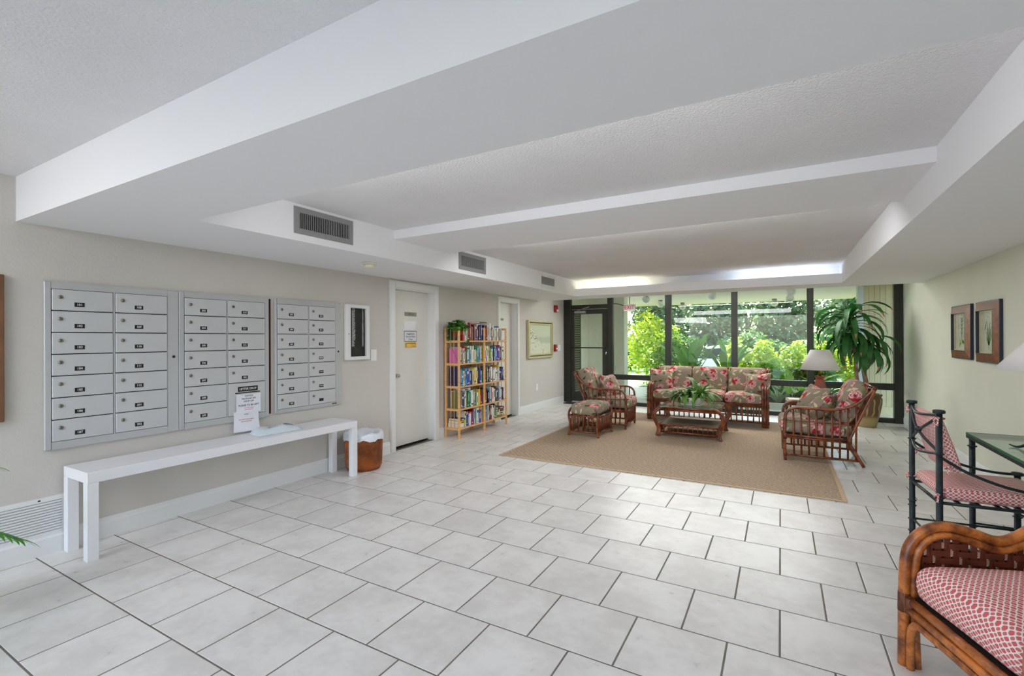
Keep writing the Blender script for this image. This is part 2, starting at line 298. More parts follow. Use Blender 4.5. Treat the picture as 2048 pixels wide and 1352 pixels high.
# ------------------------------------------------------------------ mesh helpers
class MB:
    def __init__(s): s.v = []; s.f = []; s.mi = []; s.sm = []
    def face(s, idx, mi=0, sm=False): s.f.append(idx); s.mi.append(mi); s.sm.append(sm)
    def add(s, vs, fs, mi=0, sm=False):
        o = len(s.v); s.v += [tuple(p) for p in vs]
        for f in fs: s.face(tuple(i+o for i in f), mi, sm)
        return s
    def box(s, lo, hi, mi=0, bev=0., rot=None):
        (a, b, c), (d, e, g) = lo, hi
        if bev <= 0:
            vs = [(a, b, c), (d, b, c), (d, e, c), (a, e, c), (a, b, g), (d, b, g), (d, e, g), (a, e, g)]
            fs = [(0, 3, 2, 1), (4, 5, 6, 7), (0, 1, 5, 4), (1, 2, 6, 5), (2, 3, 7, 6), (3, 0, 4, 7)]
        else:
            k = bev; vs = []; ctr = ((a+d)/2, (b+e)/2, (c+g)/2)
            for X, sx in ((a, 1), (d, -1)):
                for Y, sy in ((b, 1), (e, -1)):
                    for Z, sz in ((c, 1), (g, -1)):
                        vs += [(X, Y+sy*k, Z+sz*k), (X+sx*k, Y, Z+sz*k), (X+sx*k, Y+sy*k, Z)]
            def I(x, y, z, ax): return ((x*2+y)*2+z)*3+ax
            fs = []
            for ax in range(3):
                for sgn in (0, 1):
                    o = [i for i in range(3) if i != ax]; q = []
                    for p, r in ((0, 0), (1, 0), (1, 1), (0, 1)):
                        t = [0, 0, 0]; t[ax] = sgn; t[o[0]] = p; t[o[1]] = r; q.append(I(*t, ax))
                    fs.append(tuple(q))
            for ax in range(3):
                o = [i for i in range(3) if i != ax]
                for p in (0, 1):
                    for r in (0, 1):
                        t0 = [0, 0, 0]; t0[o[0]] = p; t0[o[1]] = r; t1 = list(t0); t1[ax] = 1
                        fs.append((I(*t0, o[0]), I(*t1, o[0]), I(*t1, o[1]), I(*t0, o[1])))
            for x in (0, 1):
                for y in (0, 1):
                    for z in (0, 1): fs.append((I(x, y, z, 0), I(x, y, z, 1), I(x, y, z, 2)))
            out = []
            for f in fs:
                P = [Vector(vs[i]) for i in f]; n = (P[1]-P[0]).cross(P[2]-P[0]); m = sum(P, Vector())/len(P)-Vector(ctr)
                out.append(f if n.dot(m) >= 0 else f[::-1])
            fs = out
        if rot is not None:
            c0 = Vector(((a+d)/2, (b+e)/2, (c+g)/2)); vs = [tuple(c0+rot@(Vector(p)-c0)) for p in vs]
        return s.add(vs, fs, mi)
    def tube(s, pts, r, n=8, mi=0, spline=0, caps=True):
        P = [Vector(p) for p in pts]; rr = r if isinstance(r, (list, tuple)) else None
        if spline and len(P) > 2:
            Q = []; RR = []
            for i in range(len(P)-1):
                p0 = P[max(i-1, 0)]; p1 = P[i]; p2 = P[i+1]; p3 = P[min(i+2, len(P)-1)]
                for j in range(spline):
                    t = j/spline; t2 = t*t; t3 = t2*t
                    Q.append(.5*((2*p1)+(p2-p0)*t+(2*p0-5*p1+4*p2-p3)*t2+(3*p1-p0-3*p2+p3)*t3))
                    if rr: RR.append(rr[i]*(1-t)+rr[i+1]*t)
            Q.append(P[-1]); 
            if rr: RR.append(rr[-1]); rr = RR
            P = Q
        o = len(s.v); T = []
        for i in range(len(P)):
            t = P[min(i+1, len(P)-1)]-P[max(i-1, 0)]; T.append(t.normalized() if t.length > 1e-9 else Vector((0, 0, 1)))
        nrm = T[0].orthogonal().normalized()
        for i, p in enumerate(P):
            nrm = (nrm-T[i]*nrm.dot(T[i])); nrm = nrm.normalized() if nrm.length > 1e-6 else T[i].orthogonal().normalized()
            b = T[i].cross(nrm); ri = rr[i] if rr else r
            for j in range(n):
                a = 2*math.pi*j/n; s.v.append(tuple(p+(nrm*math.cos(a)+b*math.sin(a))*ri))
        for i in range(len(P)-1):
            for j in range(n):
                k = (j+1) % n; s.face((o+i*n+j, o+i*n+k, o+(i+1)*n+k, o+(i+1)*n+j), mi, True)
        if caps:
            s.face(tuple(o+j for j in range(n))[::-1], mi); e = o+(len(P)-1)*n; s.face(tuple(e+j for j in range(n)), mi)
        return s
    def lathe(s, prof, n=24, mi=0, c=(0, 0, 0), sm=True, sx=1., sy=1.):
        o = len(s.v)
        for r, z in prof:
            for j in range(n):
                a = 2*math.pi*j/n; s.v.append((c[0]+r*math.cos(a)*sx, c[1]+r*math.sin(a)*sy, c[2]+z))
        for i in range(len(prof)-1):
            for j in range(n):
                k = (j+1) % n; s.face((o+i*n+j, o+i*n+k, o+(i+1)*n+k, o+(i+1)*n+j), mi, sm)
        for i, flip in ((0, True), (len(prof)-1, False)):
            if prof[i][0] > 1e-4:
                q = tuple(o+i*n+j for j in range(n)); s.face(q[::-1] if flip else q, mi)
        return s
    def ball(s, c, r, n=12, mi=0, sz=1.):
        return s.lathe([(max(1e-5, r*math.sin(math.pi*i/8)), -r*sz*math.cos(math.pi*i/8)) for i in range(9)], n, mi, c)
    def prism(s, poly, axis, lo, hi, mi=0):
        """polygon in the two other axes, extruded along axis"""
        n = len(poly); vs = []
        for h in (lo, hi):
            for p, q in poly:
                vs.append({0: (h, p, q), 1: (p, h, q), 2: (p, q, h)}[axis])
        fs = [tuple(range(n))[::-1], tuple(range(n, 2*n))]+[(i, (i+1) % n, n+(i+1) % n, n+i) for i in range(n)]
        return s.add(vs, fs, mi)
    def text(s, txt, size, mi, fn, align='CENTER'):
        vs, fs = textmesh(txt, align); return s.add([fn(x*size, y*size) for x, y in vs], fs, mi)
    def mesh(s, name, mats, uv=False):
        me = bpy.data.meshes.new(name); me.from_pydata(s.v, [], s.f)
        for m in mats: me.materials.append(M[m] if isinstance(m, str) else m)
        me.polygons.foreach_set('material_index', s.mi); me.polygons.foreach_set('use_smooth', s.sm)
        if uv: boxuv(me)
        me.update(); return me
_tx = {}
def textmesh(txt, align):
    if (txt, align) in _tx: return _tx[(txt, align)]
    cu = bpy.data.curves.new('lettering', 'FONT'); cu.body = txt; cu.align_x = align; cu.align_y = 'CENTER'; cu.resolution_u = 2; cu.offset = .014
    o = bpy.data.objects.new('lettering', cu); me = bpy.data.meshes.new_from_object(o)
    r = ([(v.co.x, v.co.y) for v in me.vertices], [tuple(p.vertices) for p in me.polygons])
    bpy.data.objects.remove(o); bpy.data.curves.remove(cu); bpy.data.meshes.remove(me); _tx[(txt, align)] = r; return r
def boxuv(me):
    uv = me.uv_layers.new(name='UVMap').data
    for p in me.polygons:
        n = p.normal; a = max(range(3), key=lambda i: abs(n[i])*(1.3 if i == 2 else 1))
        for li in p.loop_indices:
            c = me.vertices[me.loops[li].vertex_index].co
            uv[li].uv = (c.x, c.y) if a == 2 else ((c.y, c.z) if a == 0 else (c.x, c.z))
def obj(name, mb, mats, parent=None, loc=None, rot=None, uv=False, kind=None):
    me = mb if isinstance(mb, bpy.types.Mesh) else mb.mesh(name, mats if isinstance(mats, (list, tuple)) else [mats], uv)
    o = bpy.data.objects.new(name, me); COL.objects.link(o)
    if parent: o.parent = parent
    if loc is not None: o.location = loc
    if rot is not None: o.rotation_euler = rot
    if kind: o['kind'] = kind
    return o
def inst(src, parent=None, loc=None, rot=None, scale=None):
    o = src.copy(); COL.objects.link(o); o.parent = parent if parent else src.parent
    if loc is not None: o.location = loc
    if rot is not None: o.rotation_euler = rot
    if scale is not None: o.scale = scale
    return o
def tag(o, label, cat, group=None):
    o['label'] = label; o['category'] = cat
    if group: o['group'] = group
    return o
def thing(name, label, cat, loc=(0, 0, 0), rz=0., group=None):
    o = bpy.data.objects.new(name, None); o.empty_display_size = .1; COL.objects.link(o); o.location = loc; o.rotation_euler = (0, 0, rz)
    return tag(o, label, cat, group)
def struct(name, mb=None, mats=None, loc=(0, 0, 0)):
    if mb is None:
        o = bpy.data.objects.new(name, None); COL.objects.link(o); o.location = loc
    else: o = obj(name, mb, mats, loc=loc)
    o['kind'] = 'structure'; return o
def cushion(name, sx, sy, sz, r, parent, matn, loc=(0, 0, 0), rot=(0, 0, 0), puff=.0, n=9, pinch=0., seed=0):
    """rounded, puffed box centred on its origin"""
    rnd = random.Random(seed); mb = MB(); key = {}; half = Vector((sx/2, sy/2, sz/2)); inn = Vector(tuple(max(.0, h-min(r, h)) for h in half))
    ph = [rnd.uniform(0, 6) for _ in range(3)]
    def pt(c):
        kk = tuple(round(v, 5) for v in c)
        if kk in key: return key[kk]
        q = Vector([c[i]*half[i] for i in range(3)]); i_ = Vector([max(-inn[i], min(inn[i], q[i])) for i in range(3)])
        d = q-i_; p = i_+d.normalized()*r if d.length > 1e-9 else q
        for i in range(3):
            if abs(p[i]) > half[i]: p[i] = math.copysign(half[i], p[i])
        u, v = c[0], c[1]
        if puff: p.z += math.copysign(puff*(1-u*u)*(1-v*v), c[2]) if abs(c[2]) > .01 else 0
        if pinch:
            k = 1+pinch*(u*u*v*v)-pinch*.9*((1-abs(v))*abs(u)**4 + (1-abs(u))*abs(v)**4)
            p.x *= k; p.y *= k; p.z *= 1-.75*max(abs(u), abs(v))**4
        p.z += .004*math.sin(9*p.x+ph[0])*math.sin(8*p.y+ph[1])
        mb.v.append(tuple(p)); key[kk] = len(mb.v)-1; return key[kk]
    g = [math.sin((i/(n-1)-.5)*math.pi*.96)/math.sin(.48*math.pi) for i in range(n)]
    gz = [-1, -.6, 0, .6, 1]
    for ax in range(3):
        a, b = [(1, 2), (2, 0), (0, 1)][ax]; ga = gz if a == 2 else g; gb = gz if b == 2 else g
        for sg in (-1, 1):
            for i in range(len(ga)-1):
                for j in range(len(gb)-1):
                    q = []
                    for s_, t_ in ((ga[i], gb[j]), (ga[i+1], gb[j]), (ga[i+1], gb[j+1]), (ga[i], gb[j+1])):
                        c = [0, 0, 0]; c[ax] = sg; c[a] = s_; c[b] = t_; q.append(pt(c))
                    mb.face(tuple(q) if sg > 0 else tuple(q[::-1]), 0, True)
    return obj(name, mb, matn, parent, loc, rot, uv=True)
ORD = ['first', 'second', 'third', 'fourth', 'fifth', 'sixth', 'seventh', 'eighth', 'ninth', 'tenth', 'eleventh', 'twelfth', 'thirteenth', 'fourteenth', 'fifteenth', 'sixteenth',
       'seventeenth', 'eighteenth', 'nineteenth', 'twentieth', 'twenty-first', 'twenty-second', 'twenty-third', 'twenty-fourth', 'twenty-fifth', 'twenty-sixth']

# ------------------------------------------------------------------ room shell
XL, XR, YW, YF = -4.20, 1.72, 9.75, -4.0
ZS, ZC, Z2 = 2.155, 2.437, 2.352
P_T, X0, Y0 = .413, -.01, 1.150
# floor: grout bed + tiles
floor = struct('floor', MB().box((XL-.05, YF-.3, -.12), (XR+.05, YW+.02, -.0018)), 'grout')
def tile_mb(w_, d_):
    g = .0042; a, b = w_/2-g, d_/2-g; k = .0018; mb = MB()
    vs = [(-a, -b, -.006), (a, -b, -.006), (a, b, -.006), (-a, b, -.006), (-a, -b, -.001), (a, -b, -.001), (a, b, -.001), (-a, b, -.001), (-a+k, -b+k, 0), (a-k, -b+k, 0), (a-k, b-k, 0), (-a+k, b-k, 0)]
    fs = [(8, 9, 10, 11)]+[(i, (i+1) % 4, 4+(i+1) % 4, 4+i) for i in range(4)]+[(4+i, 4+(i+1) % 4, 8+(i+1) % 4, 8+i) for i in range(4)]
    return mb.add(vs, fs)
cells = []
for k in range(-13, 21):
    y0 = Y0+P_T*k; y1 = min(y0+P_T, YW); par = (k % 2 == 0)
    off = -.634 if par else X0
    n0 = math.floor((XL-off)/P_T)
    for i in range(n0, n0+17):
        x0 = max(off+P_T*i, XL); x1 = min(off+P_T*(i+1), XR)
        if x1-x0 < .02 or y1-y0 < .02 or x0 >= XR: continue
        cells.append((x0, x1, y0, y1))
def area_px(c):
    x0, x1, y0, y1 = c; q = [project(p) for p in ((x0, y0, 0), (x1, y0, 0), (x1, y1, 0), (x0, y1, 0))]
    if any(p is None for p in q): return 0
    if all(p[0] < 0 for p in q) or all(p[0] > 2048 for p in q) or all(p[1] > 1352 for p in q): return 0
    if x0 > -2.94 and x1 < .48 and y0 > 4.89 and y1 < 8.9: return 0
    return abs(sum(q[i][0]*q[(i+1) % 4][1]-q[(i+1) % 4][0]*q[i][1] for i in range(4)))/2
cells.sort(key=lambda c: -area_px(c)); tmesh = {}
rest = MB()
for i, c in enumerate(cells):
    w_, d_ = c[1]-c[0], c[3]-c[2]; ctr = ((c[0]+c[1])/2, (c[2]+c[3])/2, 0)
    if i < 298 and area_px(c) > 0:
        key = (round(w_, 3), round(d_, 3))
        if key not in tmesh: tmesh[key] = tile_mb(w_, d_).mesh('tile', ['tile'])
        obj('tile', tmesh[key], None, floor, ctr)
    else:
        t = tile_mb(w_, d_); rest.add([(x+ctr[0], y+ctr[1], z) for x, y, z in t.v], t.f)
obj('tile_field', rest, 'tile', floor, kind='stuff')

# doors in the left wall: (y0, y1 opening, top)
D1 = (4.435, 5.215, 2.048); D2 = (6.985, 7.60, 2.05)
wl = MB(); T = .22
ys = [YF-.3, D1[0], D1[1], D2[0], D2[1], YW+.12]
for a, b in ((ys[0], ys[1]), (ys[2], ys[3]), (ys[4], ys[5])): wl.box((XL-T, a, -.12), (XL, b, 2.7))
for D in (D1, D2): wl.box((XL-T, D[0], D[2]), (XL, D[1], 2.7)); wl.box((XL-T-.05, D[0]-.1, -.12), (XL-T, D[1]+.1, 2.3))  # unseen panel added behind each doorway to stop daylight leaking through
struct('wall_left', wl, 'wall')
struct('wall_right', MB().box((XR, YF-.3, -.12), (XR+.2, YW+.12, 2.7)), 'wallR')
wf = MB(); wf.box((XL, YF-.2, -.12), (-3.8, YF, 2.7)); wf.box((1.4, YF-.2, -.12), (XR, YF, 2.7)); wf.box((-3.8, YF-.2, 2.48), (1.4, YF, 2.7))  # unseen wall; its wide opening is added to let the rear fill in
struct('wall_front', wf, 'wall')
struct('ceiling', MB().box((XL, YF-.2, ZC), (XR, 8.58, 2.7)), 'popcorn')
struct('ceiling_entrance', MB().box((XL, 8.58, 2.46), (XR, YW+.1, 2.7)), 'paint')
bm = MB(); bm.box((XL, 1.065, ZS), (XR, 1.62, ZC+.02)); struct('ceiling_beam', bm, 'paint')
struct('ceiling_beam', MB().box((-3.2, 3.38, Z2), (.742, 4.24, ZC+.02)), 'paint')
struct('ceiling_soffit', MB().box((XL, 1.62, ZS), (-3.2, 8.58, ZC+.02)), 'paint')
struct('ceiling_soffit', MB().box((.742, 1.62, ZS), (XR, 8.58, ZC+.02)), 'paint')
cv = MB(); cv.box((-3.2, 7.95, ZS), (.742, 8.03, 2.285)); cv.box((-3.2, 8.03, ZS), (.742, 8.58, ZS+.03)); cv.box((-3.2, 8.30, ZS+.03), (.742, 8.58, ZC+.02))
struct('ceiling_cove', cv, 'paint')
def baseboard(name, x, sx, y0, y1):
    poly = [(x, 0), (x+sx*.016, 0), (x+sx*.016, .105), (x+sx*.010, .118), (x+sx*.010, .128), (x+sx*.005, .14), (x, .14)]
    mb = MB(); n = len(poly); mb.prism(poly if sx > 0 else poly[::-1], 1, y0, y1); return struct(name, mb, 'trim')
baseboard('baseboard_left', XL, 1, YF, D1[0]-.09); baseboard('baseboard_left_middle', XL, 1, D1[1]+.09, D2[0]-.08); baseboard('baseboard_left_rear', XL, 1, D2[1]+.085, YW-.05)
baseboard('baseboard_right', XR, -1, YF, YW-.05)
# interior doors
def int_door(name, D, cas, knob):
    y0, y1, zt = D; d = struct(name, loc=(XL, y0, 0))
    L = y1-y0; c = MB()
    for a, b in ((-cas, 0), (L, L+cas)):
        c.box((0, a, 0), (.018, b, zt+cas)); c.box((.018, a+.012 if a < 0 else a+.004, 0), (.024, b-.004 if a < 0 else b-.012, zt+cas-.012))
    c.box((0, 0, zt), (.018, L, zt+cas)); c.box((.018, 0, zt+.004), (.024, L, zt+cas-.012))
    obj('casing', c, 'trim', d)
    j = MB(); j.box((-.22, 0, 0), (0, .012, zt)); j.box((-.22, L-.012, 0), (0, L, zt)); j.box((-.22, .012, zt-.012), (0, L-.012, zt)); obj('jamb', j, 'trim', d)
    obj('door_leaf', MB().box((-.15, .014, .018), (-.105, L-.014, zt-.014)), 'door', d)
    obj('threshold', MB().box((-.22, .012, 0), (-.10, L-.012, .006)), 'black', d)
    if knob:
        k = MB(); k.lathe([(.001, 0), (.026, 0), (.026, .006), (.011, .010), (.010, .03), (.024, .04), (.026, .05), (.018, .058), (.001, .06)], 16)
        k.v = [(z, x, y) for x, y, z in k.v]; obj('door_knob', k, 'chrome', d, (-.105, .135, .93))
    return d
int_door('door_1', D1, .085, True); int_door('door_2', D2, .075, False)

# window wall ---------------------------------------------------------------
mull = [(-2.011, -1.897), (-.806, -.702), (.401, .499)]
xjl, xjr = -4.20, 1.72
def fr(x0, x1, z0, z1, dy=.10): return MB().box((x0, YW, z0), (x1, YW+dy, z1), bev=.006)
dj = struct('door_3', loc=(0, 0, 0))
obj('left_jamb', fr(-4.20, -4.035, 0, 2.46), 'bronze', dj)
obj('right_jamb', fr(-3.20, -3.085, 0, 2.46), 'bronze', dj)
obj('transom_bar', fr(-4.035, -3.20, 2.04, 2.13), 'bronze', dj)
obj('head', fr(-4.035, -3.20, 2.40, 2.46), 'bronze', dj)
obj('transom_pane', MB().box((-4.035, YW+.045, 2.13), (-3.20, YW+.055, 2.40)), 'glass', dj)
y_ = YW+.02
lf = MB(); lf.box((-4.03, y_, .03), (-3.955, y_+.05, 2.03)); lf.box((-3.315, y_, .03), (-3.205, y_+.05, 2.03)); lf.box((-3.955, y_, .03), (-3.315, y_+.05, .23)); lf.box((-3.955, y_, 1.93), (-3.315, y_+.05, 2.03))
obj('door_leaf', lf, 'bronze', dj)
obj('glass_pane', MB().box((-3.955, y_+.02, .23), (-3.315, y_+.03, 1.93)), 'glass', dj)
pb = MB(); pb.tube([(-4.0, y_, 1.20), (-4.0, y_-.06, 1.20), (-3.25, y_-.06, 1.20), (-3.25, y_, 1.20)], .014, 8); obj('push_bar', pb, 'black', dj)
lk = MB(); lk.lathe([(.001, 0), (.02, 0), (.02, .012), (.001, .014)], 14); lk.v = [(x, -z, y*1.6) for x, y, z in lk.v]; obj('lock_cylinder', lk, 'chrome', dj, (-3.235, y_, 1.08))
cl = MB(); cl.box((-3.93, y_-.06, 1.945), (-3.68, y_, 2.0), bev=.005); cl.tube([(-3.86, y_-.04, 2.01), (-3.62, y_-.05, 2.07), (-3.60, y_-.03, 2.085)], .009, 6); obj('door_closer', cl, 'greyvent', dj)
sash = [(-3.085, -2.011), (-1.897, -.806), (-.702, .401), (.499, 1.60)]
for i, (a, b) in enumerate(sash):
    wn = struct('window_%d' % (i+1))
    if i: obj('mullion', fr(mull[i-1][0], mull[i-1][1], 0, 2.46, .12), 'bronze', wn)
    if i == 3: obj('right_jamb', fr(1.60, 1.72, 0, 2.46, .12), 'bronze', wn)
    obj('rail', fr(a, b, .535, .64), 'bronze', wn); obj('sill', fr(a, b, 0, .075), 'bronze', wn); obj('head', fr(a, b, 2.40, 2.46), 'bronze', wn)
    obj('pane', MB().box((a, YW+.045, .64), (b, YW+.055, 2.40)), 'glass', wn); obj('pane', MB().box((a, YW+.045, .075), (b, YW+.055, .535)), 'glass', wn)

# ------------------------------------------------------------------ helpers for the left wall
LW = lambda y, z, e=0.: (lambda u, v: (XL+e, y+u, z+v))
def vent(label, y0, y1, z0, z1, n, single, fm):
    x = -3.2; t = thing('air_vent', label, 'vent', (x, (y0+y1)/2, (z0+z1)/2), 0, 'air vents on the soffit face'); a, b = (y1-y0)/2, (z1-z0)/2; f = .042
    m = MB(); 
    for lo, hi in (((0, -a, -b), (.008, -a+f, b)), ((0, a-f, -b), (.008, a, b)), ((0, -a+f, -b), (.008, a-f, -b+f)), ((0, -a+f, b-f), (.008, a-f, b))): m.box(lo, hi)
    obj('vent_frame', m, fm, t); obj('backing', MB().box((.0005, -a+f, -b+f), (.0015, a-f, b-f)), 'blackgap', t)
    w_ = (2*a-2*f)/n; sm = MB().box((.002, -w_*.19, -b+f), (.006, w_*.19, b-f)); s0 = None; al = MB()
    for i in range(n):
        yy = -a+f+w_*(i+.5)
        if single:
            if s0 is None: s0 = obj('slat', sm, fm, t, (0, yy, 0))
            else: inst(s0, t, (0, yy, 0))
        else: al.add([(p[0], p[1]+yy, p[2]) for p in sm.v], sm.f)
    if not single: obj('slats', al, 'greyvent', t, kind='stuff')
    sc_ = MB()
    for yy, zz in ((0, b-.02), (0, -b+.02), (-a+.018, 0), (a-.018, 0)): sc_.lathe([(.004, 0), (.003, .002)], 8, c=(0, 0, 0)); sc_.v[-16:] = [(.008+q[2], yy+q[0], zz+q[1]) for q in sc_.v[-16:]]
    obj('screws', sc_, 'greyvent', t)
vent('wide grey air vent with open dark slots, nearest of three along the soffit', 2.31, 2.875, 2.210, 2.414, 28, True, 'greyvent')
vent('grey framed air vent on the soffit just past the second ceiling beam', 4.42, 4.985, 2.203, 2.405, 34, False, 'greyvent')
vent('small white framed air vent farthest along the soffit, near the cove light', 6.525, 7.09, 2.20, 2.405, 40, False, 'whitevent')
t = thing('smoke_detector', 'round cream smoke detector on the soffit underside above the mailboxes', 'smoke detector', (-3.535, 3.39, ZS))
obj('base', MB().lathe([(.001, -.018), (.07, -.016), (.072, 0), (.001, 0)][::-1], 24), 'cream', t); obj('sensor_cap', MB().lathe([(.001, -.05), (.03, -.048), (.045, -.036), (.05, -.018), (.001, -.017)][::-1], 20), 'cream', t)

# return grille, low on the wall
t = thing('return_air_grille', 'white return air grille with horizontal louvres low on the wall behind the bench leg', 'grille', (XL, .55, .24)); a, b = .76, .135
m = MB(); f = .03
for lo, hi in (((0, -a, -b), (.01, -a+f, b)), ((0, a-f, -b), (.01, a, b)), ((0, -a+f, -b), (.01, a-f, -b+f)), ((0, -a+f, b-f), (.01, a-f, b))): m.box(lo, hi)
obj('grille_frame', m, 'whitevent', t); obj('backing', MB().box((.0005, -a+f, -b+f), (.0015, a-f, b-f)), 'blackgap', t); s0 = None
for i in range(12):
    z = -b+f+(2*b-2*f)*(i+.5)/12
    if s0 is None: s0 = obj('louvre', MB().box((.002, -a+f, -.0062), (.012, a-f, .0062)), 'whitevent', t, (0, 0, z), (0, R(12), 0))
    else: inst(s0, t, (0, 0, z))
sc_ = MB(); sc_.box((.01, .61, .116), (.013, .622, .124)); obj('screw', sc_, 'black', t)

# ------------------------------------------------------------------ mailboxes
def mailbank(label, y0, y1, z0, z1, cols, nums, mast, drop=None):
    t = thing('mailbox_bank', label, 'mailbox bank', (XL, y0, z0), 0, 'mailbox banks on the left wall'); Y, Z = y1-y0, z1-z0
    zt, zb = 1.745-z0, .730-z0; rh = (zt-zb)/7
    m = MB(); e = .022
    m.box((0, 0, 0), (e, cols[0][0]-y0, Z), bev=.004); m.box((0, cols[-1][1]-y0, 0), (e, Y, Z), bev=.004)
    m.box((0, cols[0][0]-y0, zt), (e, cols[-1][1]-y0, Z)); m.box((0, cols[0][0]-y0, 0), (e, cols[-1][1]-y0, zb)); m.box((0, cols[0][1]-y0, zb), (e, cols[1][0]-y0, zt))
    obj('housing_frame', m, 'steelframe', t); obj('housing_back', MB().box((.002, cols[0][0]-y0, zb), (.006, cols[-1][1]-y0, zt)), 'blackgap', t)
    if mast is not None:
        k = MB().lathe([(.011, 0), (.010, .004)], 14); k.v = [(e+z, x, y) for x, y, z in k.v]; obj('master_lock', k, 'black', t, (0, mast[0]-y0, mast[1]-z0))
    for ci, (a, b) in enumerate(cols):
        w_ = b-a-.006; dm = None
        for r_ in range(7):
            if nums[ci][r_] is None: continue
            zc = zt-rh*(r_+.5); yc = (a+b)/2-y0
            if dm is None: dm = MB().box((.006, -w_/2, -rh/2+.003), (.026, w_/2, rh/2-.003), bev=.0025).mesh('mailbox_door', ['steel'])
            d = obj('mailbox_door', dm, None, t, (0, yc, zc))
            k = MB().lathe([(.001, 0), (.0125, 0), (.0125, .005), (.009, .008), (.001, .008)][1:], 14); k.v = [(.026+z, x, y) for x, y, z in k.v]; k.box((.0335, -.0015, -.006), (.0345, .0015, .004), 1)
            obj('lock', k, ['lock', 'black'], d, (0, -w_/2+.042, .018))
            p = MB(); p.box((.026, -.027, -.0145), (.0275, .027, .0145))
            if nums[ci][r_]: p.text(nums[ci][r_], .021 if len(nums[ci][r_]) < 4 else .0135, 1, lambda u, v: (.0280, u, v))
            obj('number_plate', p, ['black', 'ink'], d, (0, -w_*.07, -.028))
    return t, zt, zb
N = lambda a, n: [str(a+i) for i in range(n)]
mailbank('brushed aluminium mailbox bank numbered 101 to 112, nearest the left end', 1.19, 1.985, .680, 1.790, [(1.225, 1.558), (1.569, 1.905)], [N(101, 7), N(108, 5)+['201', '202']], (1.948, 1.27))
t, zt, zb = mailbank('brushed aluminium mailbox bank with the letter drop panel, middle of three', 1.987, 2.752, .680, 1.792, [(2.026, 2.360), (2.371, 2.711)], [N(203, 7), ['210', '211', '212', '301', '302', None, None]], None)
rh = (zt-zb)/7; d = obj('letter_drop_panel', MB().box((.006, 2.374-1.987, zb+.003), (.026, 2.708-1.987, zb+2*rh-.003), bev=.0025), 'steel', t)
o = 1.987; p = MB(); p.box((.026, 2.455-o, .940-.680), (.0275, 2.637-o, .984-.680)); p.text('LETTER DROP', .025, 1, lambda u, v: (.028, 2.546-o+u, .962-.680+v)); obj('name_plate', p, ['black', 'ink'], d)
obj('mail_slot', MB().box((.0262, 2.431-o, .924-.680), (.0275, 2.659-o, .934-.680)), 'black', d)
mailbank('smaller aluminium mailbox bank numbered from 303, beside the white directory board', 2.813, 3.588, .695, 1.796, [(2.837, 3.177), (3.189, 3.513)], [N(303, 7), ['310', '311', '312', 'MGR', 'OFFICE', 'OFFICE', '']], (3.553, 1.27))
obj('maker_plate', MB().box((.0221, .655, .012), (.0232, .715, .026)), 'brownframe', [o for o in COL.objects if o.get('category') == 'mailbox bank'][-1])
tag(obj('filler_strip', MB().box((0, -.006, -.54), (.012, .006, .54)), 'wickerdark', loc=(XL, 2.770, 1.245)), 'narrow dark gap strip standing between two mailbox banks', 'strip')
# notices and parcel
def sheet(name, label, y0, y1, z0, z1, x0, lines, curl=0.):
    mb = MB(); n = 8; vs = []; fs = []
    for i in range(n+1):
        for j in range(n+1):
            u, v = i/n, j/n; vs.append((x0+curl*((1-v)**2)*u, y0+(y1-y0)*u, z0+(z1-z0)*v))
    for i in range(n):
        for j in range(n): a = i*(n+1)+j; fs.append((a, a+n+1, a+n+2, a+1))
    mb.add(vs, fs, 0, True)
    mb.add([(p[0]-.001, p[1], p[2]) for p in vs], [f_[::-1] for f_ in fs], 0, True)
    for txt, s_, zz, mi in lines: mb.text(txt, s_, mi, lambda u, v: (x0+.0012+curl*((1-(zz+v-z0)/(z1-z0))**2)*max(0, min(1, ((y0+y1)/2+u-y0)/(y1-y0))), (y0+y1)/2+u, zz+v))
    return tag(obj(name, mb, ['paper', 'inkblack', 'inkred']), label, 'notice')
sheet('paper_notice', 'white paper notice taped under the letter drop slot, upper of two', 2.437, 2.662, .748, .915, XL+.032, [('NOTICE', .020, .898, 1), ('PACKAGE UPS', .020, .874, 1), ('DROP OFF', .020, .850, 1), ('PLEASE TO BE LEFT', .022, .815, 1), ('ON THE TABLE', .013, .792, 2), ('FOR PICK UP', .013, .776, 2)])
sheet('paper_notice', 'lower white paper notice with pink lines hanging behind the parcel bag', 2.415, 2.640, .585, .765, XL+.029, [('PLEASE', .012, .735, 1), ('DO NOT LEAVE MAIL', .014, .690, 2), ('ON THIS SHELF', .014, .672, 2)], curl=.03)

# ------------------------------------------------------------------ bench
t = thing('console_bench', 'long white parsons style bench under the mailboxes', 'bench', (-3.80, 1.28, 0)); L = 2.19
obj('top', MB().box((-.365, 0, .495), (0, L, .565), bev=.003), 'bench', t)
l0 = obj('leg', MB().box((-.06, 0, 0), (0, .06, .495), bev=.002), 'bench', t)
for x, y in ((-.305, 0), (0, L-.06), (-.305, L-.06)): inst(l0, t, (x, y, 0))
